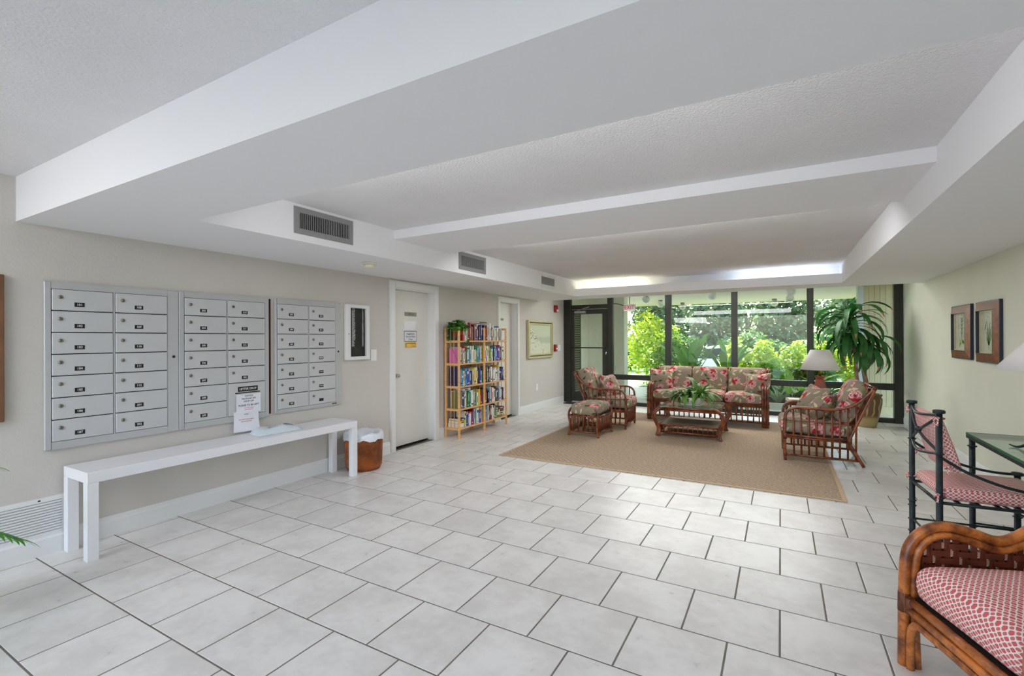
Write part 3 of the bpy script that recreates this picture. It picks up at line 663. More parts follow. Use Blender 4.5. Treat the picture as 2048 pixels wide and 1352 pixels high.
# parcel
mb = MB(); rnd = random.Random(3); n = 14; vs = []; fs = []
for i in range(n+1):
    for j in range(9):
        u, v = i/n*2-1, j/8*2-1; h = .058*max(0, 1-u**4)**.5*max(0, 1-v**4)**.5*(1+.16*math.sin(5*u+2*v)); vs.append((v*.095*(1-.12*u), u*.21, .002+h))
for i in range(n):
    for j in range(8): a = i*9+j; fs.append((a, a+1, a+10, a+9))
mb.add(vs, [f_[::-1] for f_ in fs], 0, True); mb.add([(x, y, .001) for x, y, z in vs], fs, 0)
def hz(x, y):
    u = y/.21; v = x/.095; return .0035+.058*max(0, 1-u**4)**.5*max(0, 1-v**4)**.5*(1+.16*math.sin(5*u+2*v))
lab = lambda u, v: (-v+.045, u+.08, hz(-v+.045, u+.08)+.001)
mb.add([lab(-.05, -.02), lab(.05, -.02), lab(.05, .03), lab(-.05, .03)], [(0, 1, 2, 3)], 2)
for k in range(5): mb.add([(p[0], p[1], p[2]+.001) for p in (lab(-.04+.018*k, -.012), lab(-.03+.018*k, -.012), lab(-.03+.018*k, .018), lab(-.04+.018*k, .018))], [(0, 1, 2, 3)], 1)
for yy, xx in ((-.10, .03), (-.06, -.05), (-.02, -.03)): mb.add([(xx, yy, hz(xx, yy)), (xx, yy+.035, hz(xx, yy+.035)), (xx-.018, yy+.02, hz(xx-.018, yy+.02))], [(0, 1, 2)], 1)
p = obj('mail_parcel', mb, ['poly', 'inkblack', 'paper'], loc=(-3.985, 2.70, .565), rot=(0, 0, R(-6))); tag(p, 'crumpled pale plastic mailing bag lying on the white bench', 'parcel')

# ------------------------------------------------------------------ basket
t = thing('waste_basket', 'round brown wicker waste basket lined with a white bag', 'basket', (-3.955, 3.70, 0))
rb = .185; H = .372
prof = lambda z: rb*(1-.10*(1-min(1, z/.06))**2+.05*z)
obj('basket_core', MB().lathe([(.001, .004), (prof(0)-.004, .004)]+[(prof(z)-.006, z) for z in (.03, .06, .15, .25, H)]+[(prof(H)-.010, H), (prof(.05)-.010, .02), (.001, .02)], 36), 'wickerdark', t)
st = MB()
for i in range(70):
    a0 = 2*math.pi*i/70; st.tube([(math.cos(a0-q*1.25)*prof(H*q), math.sin(a0-q*1.15)*prof(H*q), .004+(H-.01)*q) for q in [k/8 for k in range(9)]], .0062, 5)
obj('strands', st, 'wicker', t, kind='stuff')
r_ = MB(); r_.tube([(math.cos(2*math.pi*i/40)*prof(H), math.sin(2*math.pi*i/40)*prof(H), H) for i in range(41)], .012, 6, caps=False); obj('rim', r_, 'wicker', t)
lin_ = MB(); n = 40; rnd = random.Random(5)
pr_ = [(.08, .22), (.115, .25), (.140, .33), (.168, H+.018), (.190, H+.03), (.207, H+.014), (.211, H-.02), (.209, H-.048)]
for i, (r0, z0) in enumerate(pr_):
    for j in range(n):
        a = 2*math.pi*j/n; wz = .012*math.sin(7*a+i)+.006*math.sin(17*a+2*i); lin_.v.append(((r0+.003*math.sin(13*a+i))*math.cos(a), (r0+.003*math.sin(13*a+i))*math.sin(a), z0+wz*(1 if i != 3 else .3)))
for i in range(len(pr_)-1):
    for j in range(n): k = (j+1) % n; lin_.face((i*n+j, i*n+k, (i+1)*n+k, (i+1)*n+j), 0, True)
lin_.face(tuple(range(n)), 0); obj('bag_liner', lin_, 'bag', t)

# ------------------------------------------------------------------ directory board, switches, alarms
t = thing('directory_board', 'black letter board directory in a white frame beside the mailboxes', 'directory board', (XL, 3.815, 1.48)); a, b = .168, .31
m = MB()
for lo, hi in (((0, -a, -b), (.05, -a+.058, b)), ((0, a-.05, -b), (.05, a, b)), ((0, -a+.058, -b), (.05, a-.05, -b+.038)), ((0, -a+.058, b-.038), (.05, a-.05, b))): m.box(lo, hi, bev=.004)
obj('board_frame', m, 'trim', t); obj('felt_panel', MB().box((.002, -a+.058, -b+.038), (.02, a-.05, b-.038)), 'board', t)
lt = MB(); rnd = random.Random(11); NAMES = 'ADAMS BAKER COLE DAVIS EVANS FORD GRANT HALL IRWIN JONES KELLY LEWIS MOORE NASH OWENS PRICE QUINN REED SCOTT TURNER UNGER VANCE WEBB YOUNG ZIMMER ALLEN BROWN CLARK DIXON ELLIS FOX GREEN HILL JAMES KING'.split()
for i, nm in enumerate(NAMES):
    z = .245-.0118*i; lt.text(nm, .0140, 0, lambda u, v: (.0215, -.072+u, z+v), 'LEFT'); lt.text(str(101+i if i < 12 else 201+i-12 if i < 24 else 301+i-24), .0140, 0, lambda u, v: (.0215, .085+u, z+v))
lt.text('NAME', .012, 0, lambda u, v: (.0215, -.05+u, .262+v)); lt.text('UNIT', .012, 0, lambda u, v: (.0215, .085+u, .262+v))
obj('lettering', lt, 'ink', t, kind='stuff')
obj('glass_pane', MB().box((.036, -a+.058, -b+.038), (.039, a-.05, b-.038)), 'pglass', t)
k = MB().lathe([(.006, 0), (.005, .004)], 10); k.v = [(.05+z, x, y) for x, y, z in k.v]; obj('keyhole', k, 'black', t, (0, -a+.028, -.02))
t = thing('light_switch', 'white light switch plate between the directory board and the door', 'switch', (XL, 4.085, 1.214)); obj('plate', MB().box((0, -.046, -.066), (.008, .046, .066), bev=.003), 'white', t); obj('toggle', MB().box((.008, -.016, -.03), (.012, .016, .03), bev=.002), 'white', t)
t = thing('wall_outlet', 'white outlet plate low on the wall below the seascape picture', 'outlet', (XL, 8.40, .44)); obj('plate', MB().box((0, -.045, -.065), (.008, .045, .065), bev=.003), 'white', t)
obj('socket', MB().box((.008, -.018, -.04), (.0105, .018, -.005), bev=.001), 'cream', t); obj('socket', MB().box((.008, -.018, .005), (.0105, .018, .04), bev=.001), 'cream', t)
t = thing('wall_outlet', 'small outlet plate low on the right wall beside the window frame', 'outlet', (XR, 9.68, .42)); obj('plate', MB().box((-.008, -.04, -.06), (0, .04, .06), bev=.003), 'cream', t)
obj('socket', MB().box((-.0105, -.016, -.035), (-.008, .016, -.004), bev=.001), 'white', t)
t = thing('fire_strobe', 'red fire alarm strobe high on the left wall near the exit door', 'alarm', (XL, 9.28, 2.035)); obj('body', MB().box((0, -.06, -.075), (.05, .06, .075), bev=.008), 'red', t); obj('strobe_lens', MB().box((.05, -.02, -.07), (.075, .03, -.015), bev=.006), 'white', t)
t = thing('fire_pull_station', 'red fire pull station beside the seascape picture frame', 'alarm', (XL, 9.25, 1.20)); obj('body', MB().box((0, -.045, -.075), (.05, .045, .075), bev=.006), 'red', t); obj('pull_handle', MB().box((.05, -.025, -.03), (.062, .025, .0), bev=.003), 'white', t)
t = thing('wall_switch', 'white switch plate just right of the red fire pull station', 'switch', (XL, 9.50, 1.20)); obj('plate', MB().box((0, -.06, -.065), (.008, .06, .065), bev=.003), 'white', t); obj('rocker', MB().box((.008, -.04, -.032), (.012, -.008, .032), bev=.002), 'white', t); obj('rocker', MB().box((.008, .008, -.032), (.012, .04, .032), bev=.002), 'white', t)
# door 1 signs (leaf face at XL-.105)
xd = XL-.105
t = thing('door_nameplate', 'grey metal nameplate high on the office door', 'sign', (xd, 4.853, 1.733)); obj('plate', MB().box((0, -.115, -.026), (.006, .115, .026), bev=.002), 'nickel', t)
m = MB(); m.text('OFFICE', .034, 0, lambda u, v: (.0066, u, v)); obj('lettering', m, 'inkblack', t)
m = MB(); m.box((.0, -.118, -.06), (.001, .118, .06)); m.box((.0015, -.121, -.063), (.0018, .121, .063), 1)
p = obj('paper_sleeve', m, ['paper', 'pglass'], loc=(xd, 4.837, 1.580)); tag(p, 'plain paper in a clear sleeve taped on the office door', 'notice')
m = MB(); m.box((0, -.123, -.07), (.0012, .123, .07), 0); m.box((.0005, -.116, -.063), (.0016, .116, .063), 1)
for s_, z in (('Suggestions', .032), ('Key and Rent', -.004), ('Drop', -.040)): m.text(s_, .034, 0, lambda u, v: (.0022, u, z+v))
p = obj('framed_notice', m, ['inkblack', 'paper'], loc=(xd, 4.850, 1.439)); tag(p, 'black bordered white notice above the brass slot on the office door', 'notice')
t = thing('mail_slot', 'brass mail slot in the office door', 'mail slot', (xd, 4.852, 1.324)); obj('frame', MB().box((0, -.106, -.036), (.006, .106, .036), bev=.002), 'brass', t)
obj('flap', MB().box((.006, -.09, -.022), (.012, .09, .018), bev=.002), 'brass', t); obj('slot_gap', MB().box((.006, -.09, .019), (.0068, .09, .025)), 'black', t)
t = thing('door_nameplate', 'small dark nameplate on the farther door behind the bookcase', 'sign', (xd, 7.19, 1.745)); obj('plate', MB().box((0, -.10, -.018), (.006, .10, .018), bev=.002), 'nickel', t); m = MB(); m.text('STORAGE', .028, 0, lambda u, v: (.0066, u, v)); obj('lettering', m, 'inkblack', t)
# seascape picture
t = thing('framed_seascape', 'pale framed seascape print of dunes on the left wall near the exit', 'picture', (XL, 8.535, 1.385)); a, b = .555, .37
m = MB()
def rect_frame(m, a, b, w_, x0, x1, mi=0, bev=.004):
    for lo, hi in (((x0, -a, -b), (x1, -a+w_, b)), ((x0, a-w_, -b), (x1, a, b)), ((x0, -a+w_, -b), (x1, a-w_, -b+w_)), ((x0, -a+w_, b-w_), (x1, a-w_, b))): m.box(lo, hi, mi, bev=bev)
rect_frame(m, a, b, .035, 0, .05); obj('outer_frame', m, 'gilt', t); m = MB(); rect_frame(m, a-.036, b-.036, .02, 0, .022, bev=0); obj('shadow_gap', m, 'bark', t)
m = MB(); rect_frame(m, a-.056, b-.056, .028, 0, .038); obj('inner_frame', m, 'gilt', t); obj('print', MB().box((.002, -a+.084, -b+.084), (.018, a-.084, b-.084)), 'painting', t)
# brown framed board at the picture's left edge
t = thing('notice_board', 'brown framed board on the left wall, only its right edge in view', 'board', (XL, .50, 1.355)); m = MB(); rect_frame(m, .505, .455, .045, 0, .035); obj('board_frame', m, 'brownframe', t); obj('cork_panel', MB().box((.002, -.46, -.41), (.015, .46, .41)), mat('cork', (186, 150, 108), .9, var=.15, vs=60), t)

# ------------------------------------------------------------------ bookcase and books
t = thing('bookcase', 'open pine bookcase with two bays and five shelves', 'bookcase', (-3.92, 5.41, 0)); BY = [0, .67, 1.34]; BD = .25; BH = 1.57; PW = .034
sh_z = [.141, .409, .728, 1.051, 1.374]
p0 = obj('post', MB().box((-.022, -PW/2, 0), (0, PW/2, BH), bev=.002), 'pine', t, (0, PW/2, 0))
for j, y in enumerate(BY):
    for x in (0, -BD+.022):
        if j == 0 and x == 0: continue
        inst(p0, t, (x, y+(PW/2 if j == 0 else 0 if j == 1 else -PW/2), 0))
s0 = None; dw = None; rl = None
for j in range(2):
    for z in sh_z:
        ya, yb = BY[j]+(PW if j == 0 else PW/2), BY[j+1]-(PW/2 if j == 0 else PW)
        if s0 is None: s0 = obj('shelf', MB().box((-BD+.002, 0, -.02), (-.002, yb-ya, 0), bev=.002), 'pine', t, (0, ya, z))
        else: inst(s0, t, (0, ya, z))
for j, y in enumerate((PW/2, BY[1], BY[2]-PW/2)):
    for z in [q-.01 for q in sh_z]+[BH-.016]:
        if rl is None: rl = obj('side_rail', MB().box((-BD+.022, -.008, -.016), (-.022, .008, .016)), 'pine', t, (0, y, z))
        else: inst(rl, t, (0, y, z))
    for x in (-.095, -.155):
        mb = MB().tube([(0, 0, .14), (0, 0, BH-.02)], .005, 6)
        if dw is None: dw = obj('dowel', mb, 'pine', t, (x, y-.0, 0))
        else: inst(dw, t, (x, y, 0))
pal = {'black': (26, 26, 30), 'white': (230, 228, 222), 'cream': (226, 214, 186), 'red': (178, 36, 34), 'dark red': (112, 22, 30), 'navy': (30, 40, 84), 'blue': (36, 70, 190), 'sky blue': (80, 150, 200), 'teal': (50, 130, 140),
       'green': (40, 140, 66), 'dark green': (30, 66, 48), 'orange': (206, 110, 40), 'yellow': (222, 190, 70), 'grey': (130, 130, 134), 'pale grey': (190, 192, 196), 'purple': (120, 60, 130), 'brown': (92, 60, 40), 'pink': (222, 110, 190), 'olive': (120, 116, 60)}
bmat = {k: mat('cover_'+k.replace(' ', '_'), v, .45, var=.06, vs=30) for k, v in pal.items()}
bb = MB(); bb.box((-1, -.5, 0), (0, -.42, 1), 0); bb.box((-1, .42, 0), (0, .5, 1), 0); bb.box((-.035, -.42, 0), (0, .42, 1), 0); bb.box((-.97, -.42, .015), (-.035, .42, .985), 1)
bmeshes = [bb.mesh('book', ['white', 'pages'])]
for kind, z0, z1, wd_ in ((0, .12, .2, .5), (1, .35, .85, .22), (2, .7, .86, .44), (1, .2, .7, .18)):
    b2 = MB(); b2.v = list(bb.v); b2.f = list(bb.f); b2.mi = list(bb.mi); b2.sm = list(bb.sm); b2.box((0, -wd_, z0), (.004, wd_, z1), 2)
    if kind == 2: b2.box((0, -.5, .10), (.003, .5, .14), 2)
    bmeshes.append(b2.mesh('book', ['white', 'pages', 'pages']))
lay = MB(); lb = {}
def book(x, y, z, th, dp, ht, cname, label, group, lean=0., lay=False):
    o = bpy.data.objects.new('book', bmeshes[rnd.choice((0, 1, 2, 2, 3, 4))]); COL.objects.link(o)
    o.material_slots[0].link = 'OBJECT'; o.material_slots[0].material = bmat[cname]
    if len(o.material_slots) > 2 and cname in ('white', 'cream', 'yellow', 'pale grey', 'sky blue'): o.material_slots[2].link = 'OBJECT'; o.material_slots[2].material = bmat[rnd.choice(('black', 'dark red', 'navy', 'dark green'))]
    o.scale = (dp, th, ht); o.location = (x, y, z)
    if lay: o.rotation_euler = (R(90), 0, lean); 
    else: o.rotation_euler = (lean, 0, 0)
    return tag(o, label, 'book', group)
rnd = random.Random(21); SN = ['bottom', 'fourth', 'third', 'second', 'top']; common = ['black', 'black', 'white', 'white', 'white', 'cream', 'cream', 'red', 'dark red', 'navy', 'blue', 'sky blue', 'teal', 'pale grey', 'pale grey', 'green', 'dark green', 'orange', 'yellow', 'grey', 'brown', 'purple', 'cream', 'white']
first = {(4, 0): ('dark green', .235), (3, 0): ('pink', .215), (2, 0): ('navy', .27), (1, 0): ('olive', .245), (0, 0): ('cream', .15)}
special = {(3, 0): {8: 'sky blue', 9: 'teal', 11: 'white', 12: 'white'}, (1, 0): {9: 'green', 10: 'green', 15: 'olive', 16: 'green'}, (2, 0): {6: 'blue', 9: 'blue', 4: 'teal'}, (4, 0): {9: 'red', 10: 'red', 5: 'white', 6: 'white'}, (0, 0): {7: 'dark red', 8: 'dark red', 14: 'blue'}, (3, 1): {4: 'yellow', 5: 'yellow', 12: 'sky blue', 13: 'blue'}, (2, 1): {4: 'black', 5: 'black', 6: 'pale grey'}, (0, 1): {3: 'sky blue', 6: 'dark red', 7: 'dark red'}}
for si in range(5):
    for j in range(2):
        ya, yb = BY[j]+(PW+.004 if j == 0 else PW/2+.004), BY[j+1]-(PW/2+.004 if j == 0 else PW+.006); y = ya+5.41; end = yb+5.41
        if (si, j) == (0, 1): end -= .26
        if (si, j) == (4, 1): end -= .06
        n = 0; grp = 'books on the %s shelf of the %s bay' % (SN[si], 'left' if j == 0 else 'right')
        if (si, j) == (0, 0):
            for q, (cn, h) in enumerate((('white', .05), ('yellow', .045), ('navy', .03))):
                book(-3.945, y+.15, .142+sum((.05, .045, .03)[:q]), h, .20, .15-.01*q, cn, '%s book lying flat, %s from the bottom of the stack, bottom left shelf' % (cn, ORD[q]), grp, lay=True)
                bpy.context.view_layer.objects.active = None
            for ob in [o for o in COL.objects if o.get('group') == grp]: ob.location.z += ob.scale.y/2+.001
            y += .165
        while True:
            th = rnd.choice((.018, .022, .026, .030, .034, .040)); ht = rnd.choice((.17, .19, .20, .215, .225, .235, .245)); cn = rnd.choice(common)
            if (si, j) in first and n == 0 and si: cn, ht = first[(si, j)]; th = .035
            cn = special.get((si, j), {}).get(n, cn)
            if si == 4: ht = min(.27, ht*1.08)
            if j == 1 and si == 4: ht *= .88 if n > 5 else 1
            ht = min(ht, (.30, .29, .30, .30, .9)[si] if si < 4 else .9)
            if si == 0: ht = min(ht, .235)
            if y+th > end: break
            size = ('slim ' if th < .025 else 'thick ' if th > .033 else '')+('tall ' if ht > .23 else 'short ' if ht < .195 else '')
            book(-3.945-rnd.choice((0, .005, .01, .02)), y+th/2, sh_z[si]+.0005, th-.001, rnd.choice((.13, .15, .165, .18)), ht, cn, '%s%s book, %s from left on the %s shelf, %s bay' % (size, cn, ORD[min(n, 25)], SN[si], 'left' if j == 0 else 'right'), grp)
            y += th; n += 1
            if si in (3,) and j == 0 and n == 3: y += .01
        if (si, j) == (0, 1):
            for q, (cn, h) in enumerate((('olive', .04), ('cream', .045), ('brown', .04), ('dark red', .035))):
                ob = book(-3.945, end+.24, .142+sum((.04, .045, .04, .035)[:q])+h/2, h, .17, .21-.01*q, cn, '%s book lying flat, %s from the bottom of the right hand stack' % (cn, ORD[q]), grp, lay=True)
ob = book(-3.95, 5.41+.60, 1.374+.25, .02, .17, .2, 'black', 'black book lying flat across the tops of the top shelf books', 'books on the top shelf of the left bay', lay=True); ob.location = (-3.95, 5.41+.78, 1.374+.2755)
ob = book(-3.95, 5.41+.60, .409+.26, .035, .15, .17, 'pale grey', 'pale grey book lying flat on the books of the fourth shelf', 'books on the fourth shelf of the left bay', lay=True); ob.location = (-3.95, 5.41+.33, .409+.2645)

def leafshape(L, W, n=5, droop=0., fold=.2, twist=0., tipmat=False):
    """leaf along +X with midrib, drooping in -Z; droop = total bend angle"""
    mb = MB(); x = z = 0.; a = 0.
    for i in range(n+1):
        u = i/n; wv = W*math.sin(math.pi*min(1, (.08+.92*u)))**.7*(1 if u < .97 else .1); wv = max(wv, W*.04)
        s_, c_ = math.sin(a), math.cos(a); tw = twist*u
        for sgn in (-1, 0, 1):
            yy = sgn*wv; zz = abs(sgn)*wv*fold
            y2 = yy*math.cos(tw)-zz*math.sin(tw); z2 = yy*math.sin(tw)+zz*math.cos(tw)
            mb.v.append((x+s_*z2, y2, z+c_*z2))
        a += droop/n; x += L/n*math.cos(a); z -= L/n*math.sin(a)
    for i in range(n):
        for k in range(2): o = i*3+k; mb.face((o, o+3, o+4, o+1), 1 if tipmat and i >= n-1 else 0, True)
    return mb
def place(mb_dst, src, M4, mi=None):
    o = len(mb_dst.v); mb_dst.v += [tuple(M4@Vector(p)) for p in src.v]
    for f_, m_ in zip(src.f, src.mi): mb_dst.face(tuple(i+o for i in f_), m_ if mi is None else mi, True)
def rotm(az, el, roll=0.): return Matrix.Rotation(az, 4, 'Z')@Matrix.Rotation(-el, 4, 'Y')@Matrix.Rotation(roll, 4, 'X')

# trailing plant on the bookcase
t = thing('trailing_plant', 'small trailing pothos in a brown pot on top of the bookcase corner', 'plant', (-4.02, 5.50, 1.374)); rnd = random.Random(4)
obj('pot', MB().lathe([(.001, 0), (.05, 0), (.065, .14), (.068, .15), (.058, .15), (.055, .13), (.001, .13)], 18), 'candle', t)
fol = MB(); lf_ = leafshape(.09, .036, 4, .9, .1)
for i in range(120):
    az = rnd.uniform(0, 6.28); r0 = rnd.uniform(0, .12); place(fol, lf_, Matrix.Translation((math.cos(az)*r0*.9, math.sin(az)*r0*1.2+.02, .17+rnd.uniform(.0, .13)*(1-r0*4)))@rotm(az+rnd.uniform(-.6, .6), rnd.uniform(-.3, .8)))
obj('foliage', fol, 'ivy', t)
vn = MB(); vn.tube([(0, -.05, .16), (.02, -.13, .2), (.03, -.19, .08), (.03, -.17, -.05), (.04, -.10, -.2), (.05, -.02, -.33), (.05, 0, -.38)], .003, 5, spline=4); 
for q, az in (((.02, -.14, .19), -1), ((.03, -.19, .08), -2), ((.03, -.19, .02), -1.4), ((.03, -.165, -.06), -2), ((.05, 0, -.38), 0), ((.045, -.06, -.27), 1)): place(vn, leafshape(.07, .026, 4, .9, .1), Matrix.Translation(q)@rotm(az, .1), 1)
vn.tube([(.05, .03, .16), (.12, .06, .12), (.13, .07, 0), (.13, .065, -.1)], .003, 5, spline=4)
for z in (.1, .05, 0, -.05, -.1): place(vn, leafshape(.07, .028, 4, .8, .1), Matrix.Translation((.13, .065, z))@rotm(rnd.uniform(-1, 2), .1), 1)
obj('vine', vn, ['stem', 'ivy'], t)

# ------------------------------------------------------------------ rug
m = MB(); RX0, RX1, RY0, RY1 = -2.955, .485, 4.885, 8.91
m.box((RX0, RY0, 0), (RX1, RY1, .006), bev=.002)
rug = tag(obj('area_rug', MB().box((-(RX1-RX0)/2, -(RY1-RY0)/2, .0005), ((RX1-RX0)/2, (RY1-RY0)/2, .007), bev=.002), 'rug', loc=((RX0+RX1)/2, (RY0+RY1)/2, 0)), 'large tan woven sisal rug under the seating group', 'rug')
rb_ = MB(); ax, ay = (RX1-RX0)/2, (RY1-RY0)/2
for lo, hi in (((-ax, -ay, .007), (ax, -ay+.03, .009)), ((-ax, ay-.03, .007), (ax, ay, .009)), ((-ax, -ay+.03, .007), (-ax+.03, ay-.03, .009)), ((ax-.03, -ay+.03, .007), (ax, ay-.03, .009))): rb_.box(lo, hi)
obj('binding', rb_, mat('rug_binding', (196, 168, 136), .9, var=.1, vs=80), rug)
RG = .0092
t = tag(obj('black_floor_slab', MB().box((-.16, -.10, 0), (.16, .10, .012), bev=.004), 'matte', loc=(-3.93, 9.55, 0)), 'small black rubber slab at the foot of the exit door jamb', 'mat')  # flat black slab on the floor by the jamb

# ------------------------------------------------------------------ rattan furniture
def poles(name, segs, parent, m_='rattan'):
    for p, q, r_ in segs: obj(name, MB().tube([p, q], r_, 8), m_, parent)
# local frame: x across, y depth (front at y=0, back +y), z up
def catm(pts, y):
    for (a, za), (b, zb) in zip(pts, pts[1:]):
        if a <= y <= b: return za+(zb-za)*(y-a)/(b-a)
    return pts[-1][1] if y > pts[-1][0] else pts[0][1]
ARM = [(-.005, .25), (0, .48), (.03, .56), (.10, .597), (.25, .598), (.39, .596), (.50, .604), (.60, .636), (.70, .70), (.83, .85)]
def armchair(label, loc, rz, W):
    t = thing('rattan_armchair', label, 'armchair', loc, rz, 'floral rattan armchairs')
    rp = .0165
    spm = {}
    for s_ in (-1, 1):
        x = s_*(W/2-.02); 
        m = MB(); m.tube([(x, 0, 0), (x, -.004, .12)]+[(x, p, z) for p, z in ARM], rp, 8, spline=4); obj('arm_pole', m, 'rattan', t)
        m = MB(); m.tube([(x, .83, .85), (x, .79, .74), (x, .605, .29), (x, .605, .24), (x, .73, 0)], rp, 8, spline=3); obj('back_leg', m, 'rattan', t)
        poles('side_rail', (((x, 0, .065), (x, .68, .06), .013), ((x, .0, .285), (x, .615, .27), .013), ((x, .0, .262), (x, .615, .247), .011), ((x, .0, .455), (x, .66, .44), .007)), t)
        poles('wrapping', (((x, -.002, .24), (x, 0, .31), .021), ((x, .605, .235), (x, .61, .30), .021), ((x, .0, .05), (x, 0, .08), .020), ((x, .82, .83), (x, .835, .86), .021)), t, 'rattandark')
        for i in range(9):
            y = .088+.0715*i; zt = catm(ARM, y)
            if i not in spm: spm[i] = MB().tube([(0, 0, 0), (0, .002*(i-4), zt-.065)], .0105, 7).mesh('spindle', ['rattan'])
            obj('spindle', spm[i], None, t, (x, y, .065))
    poles('cross_rail', [((-W/2+.02, y, z), (W/2-.02, y, z), .0135) for z, y in ((.285, .0), (.262, .0), (.065, 0), (.27, .61), (.85, .83), (.82, .815), (.06, .69))], t)
    sp = None
    for i in range(7):
        x = -W/2+.02+(W-.04)*(i+1)/8
        if sp is None: sp = obj('front_spindle', MB().tube([(0, 0, .065), (0, 0, .27)], .0105, 7), 'rattan', t, (x, 0, 0))
        else: inst(sp, t, (x, 0, 0))
    sp = None
    for i in range(6):
        x = -W/2+.02+(W-.04)*(i+1)/7
        if sp is None: sp = obj('back_spindle', MB().tube([(0, .61, .27), (0, .825, .84)], .0105, 7), 'rattan', t, (x, 0, 0))
        else: inst(sp, t, (x, 0, 0))
    obj('seat_deck', MB().box((-W/2+.03, .02, .285), (W/2-.03, .61, .297)), 'darkseat', t)
    cushion('seat_cushion', W-.075, .70, .165, .06, t, 'floral', (0, .29, .378), (R(-1.5), 0, 0), puff=.02, seed=1)
    cushion('back_cushion', W-.09, .50, .17, .075, t, 'floral', (0, .635, .675), (R(66), 0, 0), puff=.025, seed=2)
    return t
armchair('rattan armchair with floral cushions beside the footstool, near the exit door', (-2.08, 7.46, RG), R(90+2), .63)
armchair('rattan armchair with two floral pillows at the right edge of the rug', (.03, 6.555, RG), R(-90+1.5), .66)
# ottoman
t = thing('rattan_footstool', 'rattan footstool with a floral cushion in front of the left armchair', 'footstool', (-2.447, 6.363, RG), R(-2.5)); W, D = .44, .545
for y in (0, D):
    m = MB(); m.tube([(-W/2-.006, y, 0), (-W/2+.01, y, .08), (-W/2+.012, y, .18), (-W/2-.005, y, .28), (-W/2+.012, y, .36), (-W/2+.07, y, .402), (0, y, .408), (W/2-.07, y, .402), (W/2-.012, y, .36), (W/2+.005, y, .28), (W/2-.012, y, .18), (W/2-.01, y, .08), (W/2+.006, y, 0)], .0175, 8, spline=4); obj('end_hoop', m, 'rattan', t)
    poles('end_rail', (((-W/2+.01, y, .062), (W/2-.01, y, .062), .012), ((-W/2, y, .285), (W/2, y, .285), .012)), t); sp = None
    for i in range(5):
        x = -W/2+W*(i+1)/6; zt = .403
        if sp is None: sp = obj('spindle', MB().tube([(0, 0, .062), (0, 0, zt)], .0105, 7), 'rattan', t, (x, y, 0))
        else: inst(sp, t, (x, y, 0))
sp = None
for s_ in (-1, 1):
    x = s_*(W/2-.008); poles('side_rail', (((x, 0, .062), (x, D, .062), .012), ((x, 0, .285), (x, D, .285), .012)), t)
    for i in range(9):
        y = D*(i+1)/10
        if sp is None: sp = obj('side_spindle', MB().tube([(0, 0, .062), (0, 0, .285)], .0095, 7), 'rattan', t, (x, y, 0))
        else: inst(sp, t, (x, y, 0))
obj('seat_deck', MB().box((-W/2+.02, .01, .290), (W/2-.02, D-.01, .302)), 'darkseat', t)
cushion('seat_cushion', W-.035, D+.05, .15, .055, t, 'floral', (0, D/2, .375), puff=.03, seed=5)
# sofa
t = thing('rattan_sofa', 'three seat rattan sofa with floral cushions in front of the window', 'sofa', (-1.09, 8.29, RG), R(-1.0)); W, D = 1.85, .74
for s_ in (-1, 1):
    for q, dx in enumerate((-.035, 0, .035)):
        x = s_*(W/2-.045)+dx; h = .625-.006*abs(q-1)
        m = MB(); m.tube([(x, 0, 0), (x, 0, .30), (x, .0, .50), (x, .035, .59), (x, .13, h), (x, .30, h-.01), (x, .48, h+.005), (x, .62, .72), (x, .70, .86)], .0165, 8, spline=4); obj('arm_pole', m, 'rattan', t)
    x = s_*(W/2-.045); m = MB(); m.tube([(x, .72, .88), (x, .60, .34), (x, .62, .2), (x, .70, 0)], .018, 8, spline=3); obj('back_leg', m, 'rattan', t)
    poles('side_rail', (((x, 0, .07), (x, .66, .07), .013), ((x, 0, .33), (x, .62, .31), .014)), t); sp = None
    for i in range(7):
        y = .08+.075*i
        if sp is None: sp = obj('side_spindle', MB().tube([(0, 0, .07), (0, 0, .60)], .0105, 7), 'rattan', t, (x, y, 0))
        else: inst(sp, t, (x, y, 0))
    poles('wrapping', [((x+dx, 0, z-.025), (x+dx, 0, z+.025), .021) for dx in (-.035, 0, .035) for z in (.33, .075)], t, 'rattandark')
poles('long_rail', [((-W/2+.05, y, z), (W/2-.05, y, z), r0) for y, z, r0 in ((0, .345, .014), (0, .316, .014), (0, .072, .013), (.62, .32, .014), (.70, .07, .013), (.715, .87, .016))], t)
poles('middle_leg', [((0, y, .32), (0, y, 0), .016) for y in (0, .70)], t)
sp = None
for i in range(21):
    x = -W/2+.05+(W-.1)*(i+1)/22
    for y in (0, .70):
        if sp is None: sp = obj('apron_spindle', MB().tube([(0, 0, .072), (0, 0, .32)], .0095, 7), 'rattan', t, (x, y, 0))
        else: inst(sp, t, (x, y, 0))
obj('seat_deck', MB().box((-W/2+.06, .02, .335), (W/2-.06, .62, .347)), 'darkseat', t)
cw = (W-.17)/3
for i in range(3):
    x = (i-1)*(cw+.004); cushion('seat_cushion', cw, .66, .15, .06, t, 'floral', (x, .31, .425), puff=.022, seed=10+i); cushion('back_cushion', cw+.02, .46, .16, .07, t, 'floral', (x*1.03, .60, .665), (R(74), 0, 0), puff=.025, seed=20+i)
